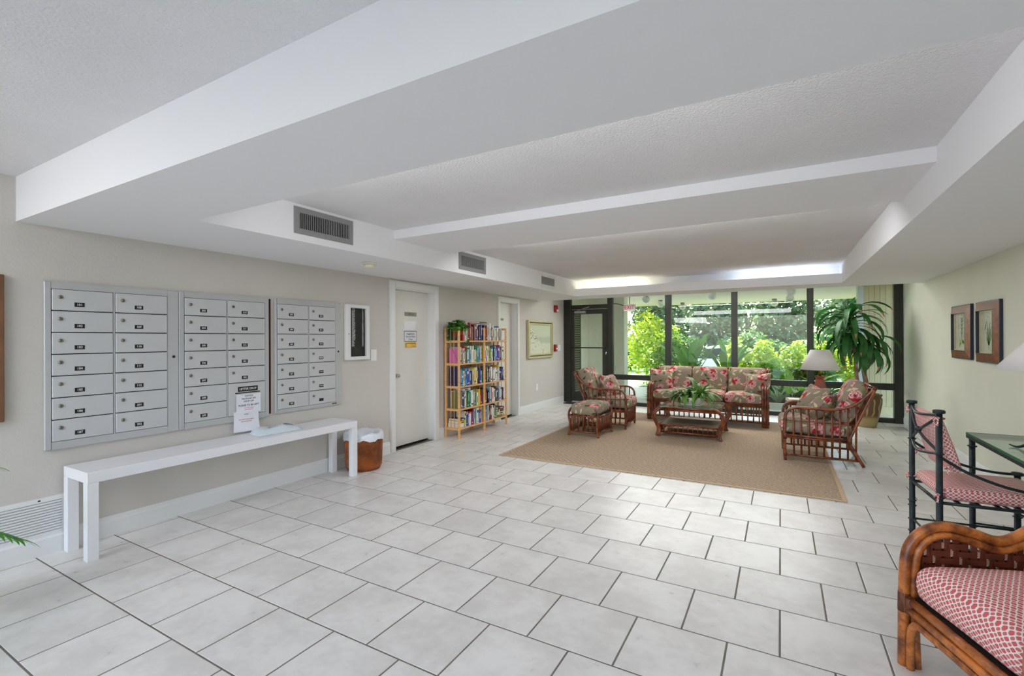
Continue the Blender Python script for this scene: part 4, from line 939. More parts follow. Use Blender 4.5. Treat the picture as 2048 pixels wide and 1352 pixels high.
# throw pillows
def pillow(label, loc, rot, s_, seed):
    o = cushion('throw_pillow', s_, s_, .13, .05, None, 'floral', loc, rot, puff=.05, pinch=.10, seed=seed); tag(o, label, 'pillow', 'floral throw pillows')
pillow('floral throw pillow leaning at the left end of the sofa', (-1.83, 8.56, .665), (R(66), R(3), R(14)), .40, 31)
pillow('floral throw pillow tucked at the right end of the sofa', (-.33, 8.56, .645), (R(66), R(-3), R(-16)), .38, 32)
pillow('floral throw pillow in the armchair near the exit door', (-2.43, 7.55, .62), (R(62), R(2), R(75)), .40, 33)
pillow('floral throw pillow standing behind in the right armchair', (.33, 6.74, .63), (R(64), R(4), R(-62)), .40, 34)
pillow('floral throw pillow lying in front in the right armchair', (.40, 6.47, .60), (R(50), R(-2), R(-104)), .36, 35)
# coffee table
t = thing('coffee_table', 'rattan coffee table with glass top and lower cane shelf', 'coffee table', (-1.13, 6.94, RG), R(0)); W, D = .84, .80
for sx in (-1, 1):
    for y, sy in ((0, -1), (D, 1)):
        for q, off in enumerate((-.03, 0, .03)):
            dx, dy = (off, 0) if q != 1 else (0, sy*.0)
            lx = sx*(W/2-.02)+off*.6; ly = y+off*.5*sy
            m = MB(); m.tube([(lx-sx*.08, ly-sy*.03, .405), (lx-sx*.02, ly, .395), (lx+sx*.05, ly+sy*.02, .33), (lx+sx*.055, ly+sy*.02, .26), (lx+sx*.02, ly, .17), (lx-sx*.005, ly-sy*.01, .10), (lx, ly, .04), (lx+sx*.015, ly+sy*.012, 0)], .0155, 8, spline=4); obj('leg_pole', m, 'rattan', t)
hx = W/2-.03
for z, r0, nm in ((.402, .0145, 'top_rail'), (.374, .0145, 'top_rail'), (.158, .013, 'shelf_rail'), (.062, .013, 'shelf_rail')):
    poles(nm, (((-hx, 0, z), (hx, 0, z), r0), ((-hx, D, z), (hx, D, z), r0), ((-hx, 0, z), (-hx, D, z), r0), ((hx, 0, z), (hx, D, z), r0)), t)
obj('cane_shelf', MB().box((-hx, 0, .150), (hx, D, .164)), 'shelfcane', t); sp = None
for y in (0, D):
    for i in range(11):
        x = -hx+2*hx*(i+1)/12
        if sp is None: sp = obj('spindle', MB().tube([(0, 0, .062), (0, 0, .158)], .009, 7), 'rattan', t, (x, y, 0))
        else: inst(sp, t, (x, y, 0))
for x in (-hx, hx):
    for i in range(9): inst(sp, t, (x, D*(i+1)/10, 0))
obj('cane_top', MB().box((-hx, .0, .388), (hx, D, .398)), 'canetop', t)
obj('glass_top', MB().box((-hx-.005, -.005, .4165), (hx+.005, D+.005, .4225), bev=.001), 'tglass', t)
# planter bowl
t = thing('planter_bowl', 'white painted oval bowl planted with green orchids on the coffee table', 'planter', (-1.12, 7.28, .4305)); rnd = random.Random(9)
obj('saucer', MB().lathe([(.001, 0), (.15, 0), (.165, .012), (.16, .014), (.001, .01)], 28, sy=.8), 'ceramic', t)
obj('bowl', MB().lathe([(.001, .012), (.10, .012), (.135, .03), (.165, .07), (.178, .115), (.172, .117), (.155, .08), (.001, .07)], 32, sy=.8), 'bowl', t)
obj('soil', MB().lathe([(.16, .094), (.001, .10)], 24, sy=.8), 'soil', t)
fol = MB(); lf_ = [leafshape(l, w_, 6, d_, .25) for l, w_, d_ in ((.26, .015, 1.9), (.30, .016, 1.5), (.22, .017, 2.3), (.2, .02, 1.2))]
for cx, cy, n_, s_ in ((-.12, 0, 26, .95), (.06, .01, 34, 1.2), (.13, -.02, 22, 1.0), (-.03, .04, 24, 1.05)):
    for i in range(n_):
        az = rnd.uniform(0, 6.28); place(fol, rnd.choice(lf_), Matrix.Translation((cx+rnd.uniform(-.02, .02), cy+rnd.uniform(-.02, .02), .10+rnd.uniform(0, .05)))@rotm(az, rnd.uniform(.6, 1.5))@Matrix.Scale(s_*rnd.uniform(.9, 1.5), 4))
for i in range(14): az = rnd.uniform(0, 6.28); place(fol, lf_[2], Matrix.Translation((-.15, -.03, .11))@rotm(az, rnd.uniform(-.2, .3))@Matrix.Scale(.55, 4))
obj('foliage', fol, 'orchid', t)
# end table, lamp behind right armchair
t = thing('end_table', 'rattan end table between the sofa and the right armchair', 'table', (.30, 7.92, RG)); W = .46
h = W/2
poles('leg', [((x, y, 0), (x, y, .49), .017) for x in (-h, h) for y in (-h, h)], t)
for z in (.49, .46, .12): poles('rail', (((-h, -h, z), (h, -h, z), .013), ((-h, h, z), (h, h, z), .013), ((-h, -h, z), (-h, h, z), .013), ((h, -h, z), (h, h, z), .013)), t)
obj('table_top', MB().box((-W/2, -W/2, .492), (W/2, W/2, .506)), 'shelfcane', t)
tag(obj('magazine', MB().box((-.13, -.10, 0), (.13, .10, .022), bev=.002), 'cream', loc=(.22, 7.80, RG+.5065), rot=(0, 0, R(8))), 'cream booklet lying on the rattan end table', 'booklet')
t = thing('table_lamp', 'table lamp with pale cone shade and red brown base on the end table', 'lamp', (.475, 7.90, RG+.5065))
obj('base', MB().lathe([(.001, 0), (.115, 0), (.12, .02), (.11, .05), (.05, .29), (.052, .31), (.066, .33), (.066, .345), (.03, .35), (.001, .35)], 6, sm=False), 'mahog', t)
obj('neck', MB().lathe([(.02, .35), (.018, .40), (.035, .42), (.035, .44), (.012, .45), (.012, .60), (.001, .60)], 14), 'brass', t)
s_ = MB(); s_.lathe([(.243, .435), (.115, .71), (.112, .71), (.24, .435)], 40); obj('lamp_shade', s_, 'shade', t)
obj('finial', MB().lathe([(.001, .60), (.10, .706), (.004, .712), (.010, .73), (.001, .74)], 12), 'black', t)
# dracaena
t = thing('potted_dracaena', 'tall potted dracaena with drooping green leaves in the window corner', 'plant', (1.17, 9.22, 0)); rnd = random.Random(12)
obj('glazed_pot', MB().lathe([(.001, 0), (.12, 0), (.125, .03), (.165, .20), (.195, .36), (.198, .44), (.18, .475), (.19, .485), (.20, .50), (.19, .515), (.17, .51), (.165, .46), (.001, .46)], 32), 'pot', t)
obj('soil', MB().lathe([(.168, .465), (.001, .475)], 24), 'soil', t)
m = MB(); m.tube([(-.09, 0, .46), (-.13, .0, .8), (-.15, 0, 1.2), (-.21, 0, 1.72)], [.03, .027, .025, .022], 10, spline=3); obj('cane', m, 'cane', t)
m = MB(); m.tube([(.02, 0, .46), (-.01, 0, .70), (-.04, .0, .95), (.02, 0, 1.25)], [.036, .034, .03, .022], 10, spline=3); obj('cane', m, 'cane', t)
LV = [leafshape(.64, .041, 8, d_, .18, tw, k_ in (1, 4)).mesh('leaf', ['dleaf', 'tipleaf']) for k_, (d_, tw) in enumerate(((1.7, .3), (2.1, -.4), (2.5, .5), (1.2, -.2), (2.3, .3)))]
def dleaf(c, az, el, s_, k): obj('leaf', LV[k], None, t, c, rotm(az, el).to_euler()).scale = (s_, s_*rnd.uniform(.9, 1.3), s_)
for i in range(70):
    z = 1.78-.45*(i/70); az = i*2.4+rnd.uniform(-.3, .3); el = 1.15-1.25*(i/70)+rnd.uniform(-.15, .15)
    dleaf((-.21+.01*math.cos(az), .01*math.sin(az), z), az, el, rnd.uniform(.85, 1.12)*(1 if math.sin(az) < .6 else .75), rnd.choice((0, 1, 1, 2, 2, 4)))
for i in range(30):
    z = 1.36-.26*(i/40); az = i*2.4+1; el = .9-1.1*(i/40)+rnd.uniform(-.15, .15)
    dleaf((.02+.01*math.cos(az), .01*math.sin(az), z), az, el, rnd.uniform(.7, .95)*(1 if math.sin(az) < .6 else .75), rnd.choice((1, 2, 2, 4)))
dleaf((-.21, 0, 1.74), 1.2, 1.5, .72, 3)

# ------------------------------------------------------------------ right wall: botanical prints
def m_plant(mb, kind):
    """a small flat printed plant on the sheet, in (y, z)"""
    rnd = random.Random(kind); P = []
    def strip(pts, w_, mi):
        for (y0, z0), (y1, z1) in zip(pts, pts[1:]): mb.add([(-.0135, y0-w_, z0), (-.0135, y0+w_, z0), (-.0135, y1+w_*.7, z1), (-.0135, y1-w_*.7, z1)], [(0, 1, 2, 3)], mi)
    if kind == 1:
        strip([(0, -.13), (.01, 0), (-.01, .14)], .006, 1)
        for z in (-.03, .02, .06, .1, .13):
            for s_ in (-1, 1): strip([(0, z), (s_*.03, z+.03), (s_*.055, z+.028)], .009, 1)
        for y, z in ((-.05, -.11), (-.02, -.10), (.04, -.12), (.06, -.09), (.07, -.14)): mb.add([(-.0136, y+.022*math.cos(a), z+.022*math.sin(a)) for a in [k*.785 for k in range(8)]], [tuple(range(8))], 2)
    else:
        strip([(0, -.17), (0, -.1), (.015, .02), (.05, .1), (.075, .07), (.085, .03)], .006, 1)
        for s_, h in ((-.06, .05), (-.03, .09), (.03, .04), (.06, 0), (-.08, -.02), (.05, -.06)): strip([(0, -.13), (s_*.5, (h-.13)/2), (s_, h)], .010, 1)
        strip([(.075, .07), (.09, .02)], .012, 3)
def print_(label, y0, y1, z0, z1, kind):
    t = thing('botanical_print', label, 'picture', (XR, (y0+y1)/2, (z0+z1)/2), 0, 'botanical prints on the right wall'); a, b = (y1-y0)/2, (z1-z0)/2
    m = MB(); rect_frame(m, a, b, .022, -.026, 0); obj('frame_edge', m, 'blueblack', t)
    for s_ in (0,):
        m = MB(); o = [(-a+.012, -b+.012), (a-.012, -b+.012), (a-.012, b-.012), (-a+.012, b-.012)]; i_ = [(-a+.085, -b+.085), (a-.085, -b+.085), (a-.085, b-.085), (-a+.085, b-.085)]
        vs = [(-.0262, y, z) for y, z in o]+[(-.050, y, z) for y, z in i_]; m.add(vs, [(j, (j+1) % 4, 4+(j+1) % 4, 4+j)[::-1] for j in range(4)], 0); obj('burl_moulding', m, 'walnut', t)
    m = MB(); rect_frame(m, a-.0845, b-.0845, .005, -.0505, 0, bev=0); obj('inner_lip', m, 'blueblack', t)
    m = MB(); rect_frame(m, a-.090, b-.090, .012, -.026, 0, bev=0); obj('gilt_liner', m, 'gilt', t)
    m = MB(); m.box((-.013, -a+.093, -b+.093), (-.002, a-.093, b-.093), 0); rl_ = MB()
    for lo, hi in (((-.0134, -.12, -.2), (-.013, .12, -.198)), ((-.0134, -.12, .198), (-.013, .12, .2)), ((-.0134, -.12, -.2), (-.013, -.118, .2)), ((-.0134, .118, -.2), (-.013, .12, .2))): m.box(lo, hi, 1)
    m_plant(m, kind); obj('print', m, ['matboard', 'bop', 'lime', 'bark'], t)
    obj('glass_pane', MB().box((-.018, -a+.09, -b+.09), (-.016, a-.09, b-.09)), 'pglass', t)
print_('burl framed botanical print of a flower spray, nearer the window', 6.555, 7.185, 1.163, 1.741, 1)
print_('burl framed botanical print of a drooping orchid, partly behind the lamp shade', 5.815, 6.405, 1.152, 1.738, 2)

# ------------------------------------------------------------------ iron desk, chair
t = thing('iron_desk', 'dark iron desk with a green edged glass top against the right wall', 'desk', (1.10, 4.36, 0)); DX, DY = .585, 1.40
obj('glass_top', MB().box((0, -DY, .735), (DX, 0, .747)), 'tglass', t)
m = MB()
for lo, hi in (((0, -DY, .733), (.004, 0, .748)), ((DX-.004, -DY, .733), (DX, 0, .748)), ((.004, -.004, .733), (DX-.004, 0, .748)), ((.004, -DY, .733), (DX-.004, -DY+.004, .748))): m.box(lo, hi)
obj('glass_edge', m, 'gedge', t)
m = MB(); 
for lo, hi in (((.0, -DY, .712), (.02, 0, .732)), ((DX-.02, -DY, .712), (DX, 0, .732)), ((.02, -.02, .712), (DX-.02, 0, .732)), ((.02, -DY, .712), (DX-.02, -DY+.02, .732))): m.box(lo, hi)
obj('apron_frame', m, 'iron', t); l0 = None
for x, y in ((.025, -.025), (DX-.025, -.025), (.025, -DY+.025), (DX-.025, -DY+.025)):
    if l0 is None:
        m = MB(); m.lathe([(.001, 0), (.028, 0), (.028, .012), (.017, .02), (.017, .72), (.001, .72)], 12)
        for z in (.06, .12, .30, .66): m.lathe([(.017, z-.006), (.026, z-.003), (.026, z+.003), (.017, z+.006)], 12)
        l0 = obj('leg', m, 'iron', t, (x, y, 0))
    else: inst(l0, t, (x, y, 0))
poles('brace', (((.03, -.03, .14), (DX-.03, -.03, .14), .007), ((.03, -.03, .36), (DX-.03, -DY*.5, .14), .007)), t, 'iron')
t = thing('iron_chair', 'dark iron armchair with a coral trellis seat pad drawn up to the desk', 'chair', (.81, 4.005, 0), R(4.3)); W2 = .245; CD = .54
# local: x depth (back at 0, front +x), y across
def post(h, x, y):
    m = MB(); m.lathe([(.001, 0), (.024, 0), (.024, .01), (.0175, .016), (.0165, h-.02), (.001, h-.02)], 16, c=(0, 0, 0)); m.lathe([(.017, h-.024), (.030, h-.020), (.031, h-.006), (.026, h-.001), (.001, h)], 20)
    zs = (.055, .136, .231, .266, .43, .695) if h > .8 else (.055, .136, .231, .43)
    for z in zs: m.lathe([(.0165, z-.006), (.025, z-.002), (.025, z+.002), (.0165, z+.006)], 12)
    return m
b0 = obj('back_post', post(.96, 0, 0), 'iron', t, (0, W2, 0)); inst(b0, t, (0, -W2, 0)); f0 = obj('front_post', post(.52, 0, 0), 'iron', t, (CD, W2, 0)); inst(f0, t, (CD, -W2, 0))
for nm, q in (('back_rail', [(0, W2, .93), (-.035, 0, .905), (0, -W2, .93)]), ('back_rail', [(0, W2, .695), (-.035, 0, .665), (0, -W2, .695)]), ('back_brace', [(0, W2, .92), (-.032, .02, .80), (0, -W2, .70)]), ('back_brace', [(0, -W2, .92), (-.032, -.02, .80), (0, W2, .70)])):
    obj(nm, MB().tube(q, .0085, 8, spline=6), 'iron', t)
obj('brace_boss', MB().ball((-.032, 0, .80), .02), 'iron', t)
for y in (W2, -W2):
    m = MB(); m.tube([(0, y, .68), (.12, y, .60), (.28, y, .535), (.42, y, .508), (CD, y, .505)], .0085, 8, spline=5); obj('arm', m, 'iron', t)
for z, r0, nm in ((.40, .010, 'seat_rail'), (.14, .007, 'stretcher')): poles(nm, [((0, y, z), (CD, y, z), r0) for y in (W2, -W2)]+[((x, W2, z), (x, -W2, z), r0) for x in (0, CD)], t, 'iron')
for i in range(5): obj('seat_slat', MB().box((-.012, -W2, .405), (.012, W2, .411)), 'iron', t, (CD*(i+1)/6, 0, 0))
cushion('seat_cushion', CD+.0, .47, .075, .03, t, 'trellis2', (CD/2+.015, 0, .452), puff=.012, seed=41)
cushion('back_cushion', .36, .40, .05, .022, t, 'trellis2', (.055, 0, .745), (0, R(74), 0), puff=.012, seed=42)
for y in (W2, -W2):
    for z, x in ((.905, 0), (.62, .05), (.445, 0)): m = MB(); m.tube([(x+.03, y*.92, z), (x-.015, y*1.08, z+.008), (x-.022, y*1.0, z-.012), (x+.02, y*.94, z-.006)], .007, 6, spline=3); m.tube([(x-.01, y*1.08, z), (x-.02, y*1.15, z-.035)], .006, 5); obj('cushion_tie', m, 'trellis2', t, uv=True)

# lamp on the desk
t = thing('desk_lamp', 'iron table lamp with wide white cone shade on the glass desk', 'lamp', (1.33, 3.72, .748))
s_ = MB(); s_.lathe([(.262, .468), (.105, .665), (.102, .665), (.259, .468)], 44); obj('lamp_shade', s_, 'shade', t)
obj('finial', MB().lathe([(.001, .56), (.09, .662), (.02, .668), (.02, .676), (.012, .684), (.02, .69), (.001, .70)], 14), 'iron', t)
obj('candle_sleeve', MB().lathe([(.001, .36), (.03, .36), (.03, .50), (.001, .50)], 14), 'cream', t)
obj('lamp_body', MB().lathe([(.001, .165), (.05, .165), (.075, .20), (.088, .27), (.07, .31), (.03, .315), (.001, .315)], 24), 'ceramic', t)
m = MB(); m.lathe([(.014, .31), (.014, .36), (.034, .358), (.034, .366), (.001, .366)], 12); m.lathe([(.05, .15), (.06, .158), (.05, .166)], 20)
for k in range(4): a = k*1.571+.4; m.tube([(.02*math.cos(a), .02*math.sin(a), .34), (.06*math.cos(a), .06*math.sin(a), .352), (.11*math.cos(a), .11*math.sin(a), .365)], [.006, .008, .002], 6)
obj('stem', m, 'iron', t); f0 = None
for k in range(4):
    m = MB(); m.tube([(.045, 0, .155), (.10, 0, .150), (.135, 0, .10), (.15, 0, .04), (.20, 0, .006), (.245, 0, .012)], [.010, .009, .010, .010, .007, .003], 8, spline=5)
    if f0 is None: f0 = obj('scroll_foot', m, 'iron', t, rot=(0, 0, R(128)))
    else: inst(f0, t, rot=(0, 0, R(128+90*k)))
t = thing('painted_jar', 'red glazed jar painted with green leaves on the desk beside the lamp', 'jar', (1.236, 3.70, .748))
obj('jar_body', MB().lathe([(.001, 0), (.052, 0), (.058, .01), (.056, .05), (.05, .10), (.048, .125), (.001, .125)], 24), 'candle', t); obj('jar_lid', MB().lathe([(.050, .126), (.052, .148), (.04, .152), (.001, .153)], 20), 'gilt', t)
m = MB(); rnd = random.Random(2)
for i in range(26):
    a = rnd.uniform(2.2, 5.6); z = rnd.uniform(.01, .085); q = Matrix.Translation((.058*math.cos(a), .058*math.sin(a), z))@Matrix.Rotation(a, 4, 'Z')@Matrix.Rotation(rnd.uniform(0, 6), 4, 'X')@Matrix.Rotation(R(90), 4, 'Y')
    place(m, leafshape(.026, .009, 3, .2, .05), q)
obj('leaf_relief', m, 'lime', t)

# ------------------------------------------------------------------ woven rattan chair, near right
t = thing('woven_rattan_chair', 'honey rattan chair with woven arms and a coral trellis cushion in the near corner', 'chair', (.462, 2.60, 0), math.atan2(-.94, .34)); W, D = .60, .62
ARM2 = [(-.012, 0), (-.008, .30), (0, .46), (.03, .535), (.08, .58), (.15, .597), (.25, .575), (.34, .548), (.42, .578), (.52, .66), (.62, .78)]
INN = []
for i in range(1, len(ARM2)):
    a_, b_ = ARM2[i-1], ARM2[min(i+1, len(ARM2)-1)]; dl = math.hypot(b_[0]-a_[0], b_[1]-a_[1]); INN.append((ARM2[i][0], ARM2[i][1], (b_[1]-a_[1])/dl, (b_[0]-a_[0])/dl))
for s_, x in ((-1, 0), (1, W)):
    m = MB(); m.tube([(x-s_*.0, p, z) for p, z in ARM2], .021, 10, spline=5); obj('arm_pole', m, 'honey', t)
    m = MB(); m.tube([(x-s_*.018, .028, .0)]+[(x-s_*.006, p+q*.034, z-k*.034) for p, z, q, k in INN], .017, 10, spline=5); obj('inner_arm_pole', m, 'honey', t)
    m = MB(); m.tube([(x, D, .78), (x, D-.02, .30), (x, D+.03, 0)], .020, 8, spline=4); obj('back_leg', m, 'honey', t)
    poles('side_rail', [((x, 0, z), (x, D-.02, z), .016) for z in (.285, .248)], t, 'honey')
    m = MB(); m.tube([(x, .03, 0), (x, .035, .15), (x, .07, .20), (x, .16, .215), (x, D-.14, .215), (x, D-.06, .19), (x, D-.02, .10)], .013, 8, spline=4)
    obj('side_arch', m, 'honey', t)
    wl_, wd = MB(), MB(); nY, nZ = 17, 9
    for i in range(nY):                                            # upright strips
        y = .055+.033*i; zt = catm(ARM2, y)-.05
        if zt < .32: continue
        wd.add([(x-.004, y-.011, .29), (x-.004, y+.011, .29), (x-.004, y+.011, zt), (x-.004, y-.011, zt), (x+.004, y-.011, .29), (x+.004, y+.011, .29), (x+.004, y+.011, zt), (x+.004, y-.011, zt)], [(0, 3, 2, 1), (4, 5, 6, 7), (1, 2, 6, 5), (0, 4, 7, 3)])
    for k in range(14):                                            # woven strips, over two under two
        z0 = .30+.031*k
        for i in range(nY-1):
            y0, y1 = .055+.033*i-.0, .055+.033*(i+1)
            if z0+.014 > min(catm(ARM2, y0), catm(ARM2, y1))-.045: continue
            up_ = ((i+k) % 3) != 0; e = .009 if up_ else .0015
            for sg in (-1, 1):
                (wd if ((i+k) % 3) else wl_).add([(x+sg*e, y0, z0-.012), (x+sg*e, y1, z0-.012), (x+sg*(e+.002), y1, z0+.012), (x+sg*(e+.002), y0, z0+.012)], [(0, 1, 2, 3)])
    obj('woven_panel', wd, 'weave', t, kind='stuff'); obj('woven_pale_strips', wl_, 'weavelight', t, kind='stuff')  # pale strips belong to the weave's own colouring
poles('cross_rail', [((0, y, z), (W, y, z), .0175) for z, y in ((.285, .0), (.248, -.004), (.285, D-.02), (.80, D+.005))], t, 'honey')
m = MB(); m.tube([(.032, -.004, 0), (.034, -.004, .14), (.06, -.004, .195), (.12, -.004, .212), (W-.12, -.004, .212), (W-.06, -.004, .195), (W-.034, -.004, .14), (W-.032, -.004, 0)], .015, 8, spline=5); obj('front_arch', m, 'honey', t)
for x, k in ((0, .034), (W, -.034)): poles('wrapping', (((x, -.010, .228), (x, -.008, .308), .0222), ((x+k, -.004, .235), (x+k, -.004, .30), .0185)), t, 'rattandark')
bk = MB(); 
for i in range(18):
    x = .02+(W-.04)*i/17; bk.add([(x-.012, D-.006, .29), (x+.012, D-.006, .29), (x+.012, D-.006, .79), (x-.012, D-.006, .79)], [(0, 1, 2, 3)]); bk.add([(x-.012, D+.004, .29), (x+.012, D+.004, .29), (x+.012, D+.004, .79), (x-.012, D+.004, .79)], [(3, 2, 1, 0)])
obj('back_panel', bk, 'weave', t, kind='stuff')
obj('seat_deck', MB().box((.02, .02, .285), (W-.02, D-.03, .297)), 'darkseat', t)
cushion('seat_cushion', W-.045, .57, .16, .07, t, 'trellis', (W/2, .278, .378), puff=.02, n=13, seed=51)

# palm just outside the left of the frame
t = thing('potted_palm', 'potted palm whose frond tips reach in at the left edge of the picture', 'plant', (-3.45, .28, 0)); rnd = random.Random(6)
obj('pot', MB().lathe([(.001, 0), (.11, 0), (.15, .26), (.155, .28), (.135, .28), (.13, .25), (.001, .25)], 24), 'pot', t); obj('soil', MB().lathe([(.13, .25), (.001, .255)], 20), 'soil', t)
def frond(pts, n_, ll):
    mb = MB(); mb.tube(pts, .004, 5, 0, spline=8); P = mb.v[::5]; P = [Vector(p) for p in P]; lf_ = leafshape(ll, .014, 4, .5, .25)
    for i in range(n_):
        u = .25+.75*i/(n_-1); k = min(len(P)-2, int(u*(len(P)-1))); d_ = (P[k+1]-P[k]).normalized(); az = math.atan2(d_.y, d_.x); el = math.asin(max(-1, min(1, d_.z)))
        for s_ in (-1, 1): place(mb, lf_, Matrix.Translation(P[k])@rotm(az+s_*(1.05-.55*u), el*.6)@Matrix.Scale((1.1-.5*u), 4), 1)
    return mb
for pts in (((0, 0, .25), (-.05, .18, .50), (-.16, .42, .48), (-.25, .66, .30)), ((0, 0, .25), (.03, .1, .62), (-.1, .31, .82), (-.3, .545, .73)), ((0, 0, .25), (.2, -.1, .7), (.4, -.3, .8), (.55, -.45, .6)), ((0, 0, .25), (-.2, -.15, .7), (-.4, -.35, .85), (-.55, -.5, .7)), ((0, 0, .25), (.05, -.2, .8), (.05, -.5, .95), (.0, -.8, .8))):
    obj('frond', frond(pts, 24, .235), ['stem', 'palm'], t)

# cove tubes
def tubelight(label, x0, x1, m_):
    t = thing('fluorescent_tube', label, 'light', ((x0+x1)/2, 8.17, ZS+.03), 0, 'tube lights in the ceiling cove'); L = (x1-x0)/2
    obj('batten', MB().box((-L, -.03, 0), (L, .03, .03)), 'white', t); k = MB(); k.tube([(-L+.02, 0, .05), (L-.02, 0, .05)], .014, 8); obj('tube', k, m_, t)
tubelight('warm white tube light at the left end of the ceiling cove', -3.1, -2.0, 'tubeW')
tubelight('cool white tube light at the right end of the ceiling cove', -.62, .62, 'tubeC')
# exit sign
t = thing('exit_sign', 'red lettered EXIT sign hung from the window mullion', 'exit sign', (-2.69, 9.62, 2.027))
obj('sign_box', MB().box((-.115, 0, -.072), (.115, .05, .072), bev=.005), mat('exit_face', (200, 200, 196), .5), t); m = MB(); m.text('EXIT', .118, 0, lambda u, v: (u*.86, -.0015, v)); obj('lettering', m, mat('exit_red', (214, 60, 70), .5), t)
m = MB(); m.tube([(-.415, .14, .10), (-.3, .06, .095), (-.2, .03, .07), (-.115, .025, .04)], .008, 6, spline=4); m.tube([(0, .025, .07), (0, .025, .43)], .008, 6); obj('bracket', m, 'bronze', t)

# ------------------------------------------------------------------ exterior
struct('porch_slab', MB().box((-8, YW+.12, -.14), (2.6, 14.4, -.01)), 'concrete')
struct('ground', MB().box((-40, 14.4, -.5), (30, 17.8, -.05)), 'lawn'); struct('ground_beyond', MB().box((-40, 24, -.6), (40, 70, -.35)), 'lawn'); struct('road', MB().box((-40, 17.8, -.6), (40, 24, -.35)), 'asphalt')
struct('porch_ceiling', MB().box((-8, YW+.12, 2.42), (2.6, 15.3, 2.75)), 'porch')
wl = MB(); wl.box((-4.30, YW+.12, -.1), (-4.08, 11.0, 2.42)); wl.box((-4.30, 11.0, -.1), (-3.20, 11.3, 2.42)); struct('wall_porch_left', wl, 'stucco')
t = struct('door_4', loc=(-4.08, 10.06, 0)); obj('shutter_frame', MB().box((0, -.03, 0), (.025, .0, 2.05)).box((0, .32, 0), (.025, .37, 2.05)).box((0, 0, 2.0), (.025, .32, 2.05)).box((0, 0, 0), (.025, .32, .08)), 'bronze', t); s0 = None
obj('shutter_back', MB().box((.001, 0, .08), (.004, .32, 2.0)), 'blackgap', t)
for i in range(36):
    z = .105+.0525*i
    if s0 is None: s0 = obj('slat', MB().box((.004, 0, -.016), (.018, .32, .016)), mat('shutter_slat', (120, 128, 84), .6), t, (0, 0, z), (0, R(25), 0))
    else: inst(s0, t, (0, 0, z))
t = struct('wall_porch_right', MB().box((1.30, 10.66, -.1), (2.4, 10.8, 2.42)), 'tan'); s0 = None
for i in range(6):
    x = 1.31+.08*i
    obj('siding_board', MB().box((x, 10.63, .0), (x+.076, 10.66, 2.42)), 'tan', t)
obj('corner_trim', MB().box((1.22, 10.60, -.1), (1.305, 10.80, 2.42)), 'trim', t); obj('base_trim', MB().box((1.30, 10.60, -.1), (1.9, 10.63, .16)), 'tan', t); obj('side_trim', MB().box((1.80, 10.58, -.1), (2.0, 10.63, 2.42)), 'stucco', t)
for i, (x, y, l_) in enumerate(((-2.73, 11.17, 'nearest left'), (-2.81, 13.07, 'middle left'), (-2.47, 14.39, 'far left'), (-1.283, 11.0, 'nearest centre'), (.18, 10.88, 'nearest right'), (.19, 12.70, 'middle right'), (-.14, 14.26, 'far right'))):
    t = thing('porch_globe_light', 'round white porch globe light, %s of those outside the window' % l_, 'light', (x, y, 2.42), 0, 'porch globe lights'); obj('base', MB().lathe([(.055, -.03), (.06, 0)], 14), 'black', t); obj('globe', MB().ball((0, 0, -.115), .09, 18), 'frost', t)
m = MB(); m.box((-2.35, 10.62, -.05), (1.25, 10.74, .11)); m.box((-2.35, 13.4, -.05), (1.25, 13.5, .11)); m.box((-2.35, 10.74, -.05), (-2.25, 13.4, .11)); m.box((1.15, 10.74, -.05), (1.25, 13.4, .11)); struct('planter_kerb', m, 'concrete')
struct('planter_bed', MB().box((-2.25, 10.74, -.05), (1.15, 13.4, .06)), 'soil')
rnd = random.Random(77)
def shrub(name, label, loc, rx, ry, rz, n_, L, W_, m_, group, trunk=None, seed=0, cat='shrub', zc=None):
    r = random.Random(seed); t = thing(name, label, cat, loc, 0, group); mb = MB(); lf_ = leafshape(L, W_, 2, .5, .2); zc = rz if zc is None else zc
    for i in range(n_):
        while True:
            p = Vector((r.uniform(-1, 1), r.uniform(-1, 1), r.uniform(-1, 1)))
            if .35 < p.length < 1: break
        lump = 1+.22*math.sin(5*p.x+seed)*math.sin(6*p.z+seed*2)
        place(mb, lf_, Matrix.Translation((p.x*rx*lump, p.y*ry*lump, zc+p.z*rz*lump))@rotm(r.uniform(0, 6.28), r.uniform(-.9, .9), r.uniform(-1, 1))@Matrix.Scale(r.uniform(.6, 1.3), 4))
    obj('foliage', mb, m_, t); k = MB()
    if trunk: k.tube([(0, 0, -.05), (.05, 0, zc*.5), (0, .03, zc)], [trunk, trunk*.8, trunk*.5], 8, spline=3); k.tube([(.03, 0, zc*.5), (.3*rx, .1, zc*1.05)], [trunk*.6, trunk*.25], 6); k.tube([(.03, 0, zc*.45), (-.4*rx, .05, zc*1.0)], [trunk*.6, trunk*.25], 6)
    else:
        for q in range(5): k.tube([(r.uniform(-.1, .1), r.uniform(-.1, .1), -.02), (r.uniform(-.5, .5)*rx, r.uniform(-.5, .5)*ry, zc)], [.018, .008], 5)
    obj('trunk' if trunk else 'stems', k, 'bark', t)
HG = 'yellow green hedge shrubs beyond the lawn'
for i in range(6):
    x = -1.2+.76*i; h = .69+.02*math.sin(i*2.1); shrub('hedge_shrub', 'yellow green hedge shrub beyond the lawn, %s from the left in the row' % ORD[i], (x, 15.7+.2*math.sin(i), -.05), .42, .42, h, 1500, .11, .035, 'hedge', HG, seed=i+1)
shrub('flowering_bush', 'tall bright yellow green bush beside the white porch wall', (-3.45, 15.0, -.05), .95, .7, 1.05, 2600, .12, .04, 'hedge', None, .04, 31, zc=1.15)
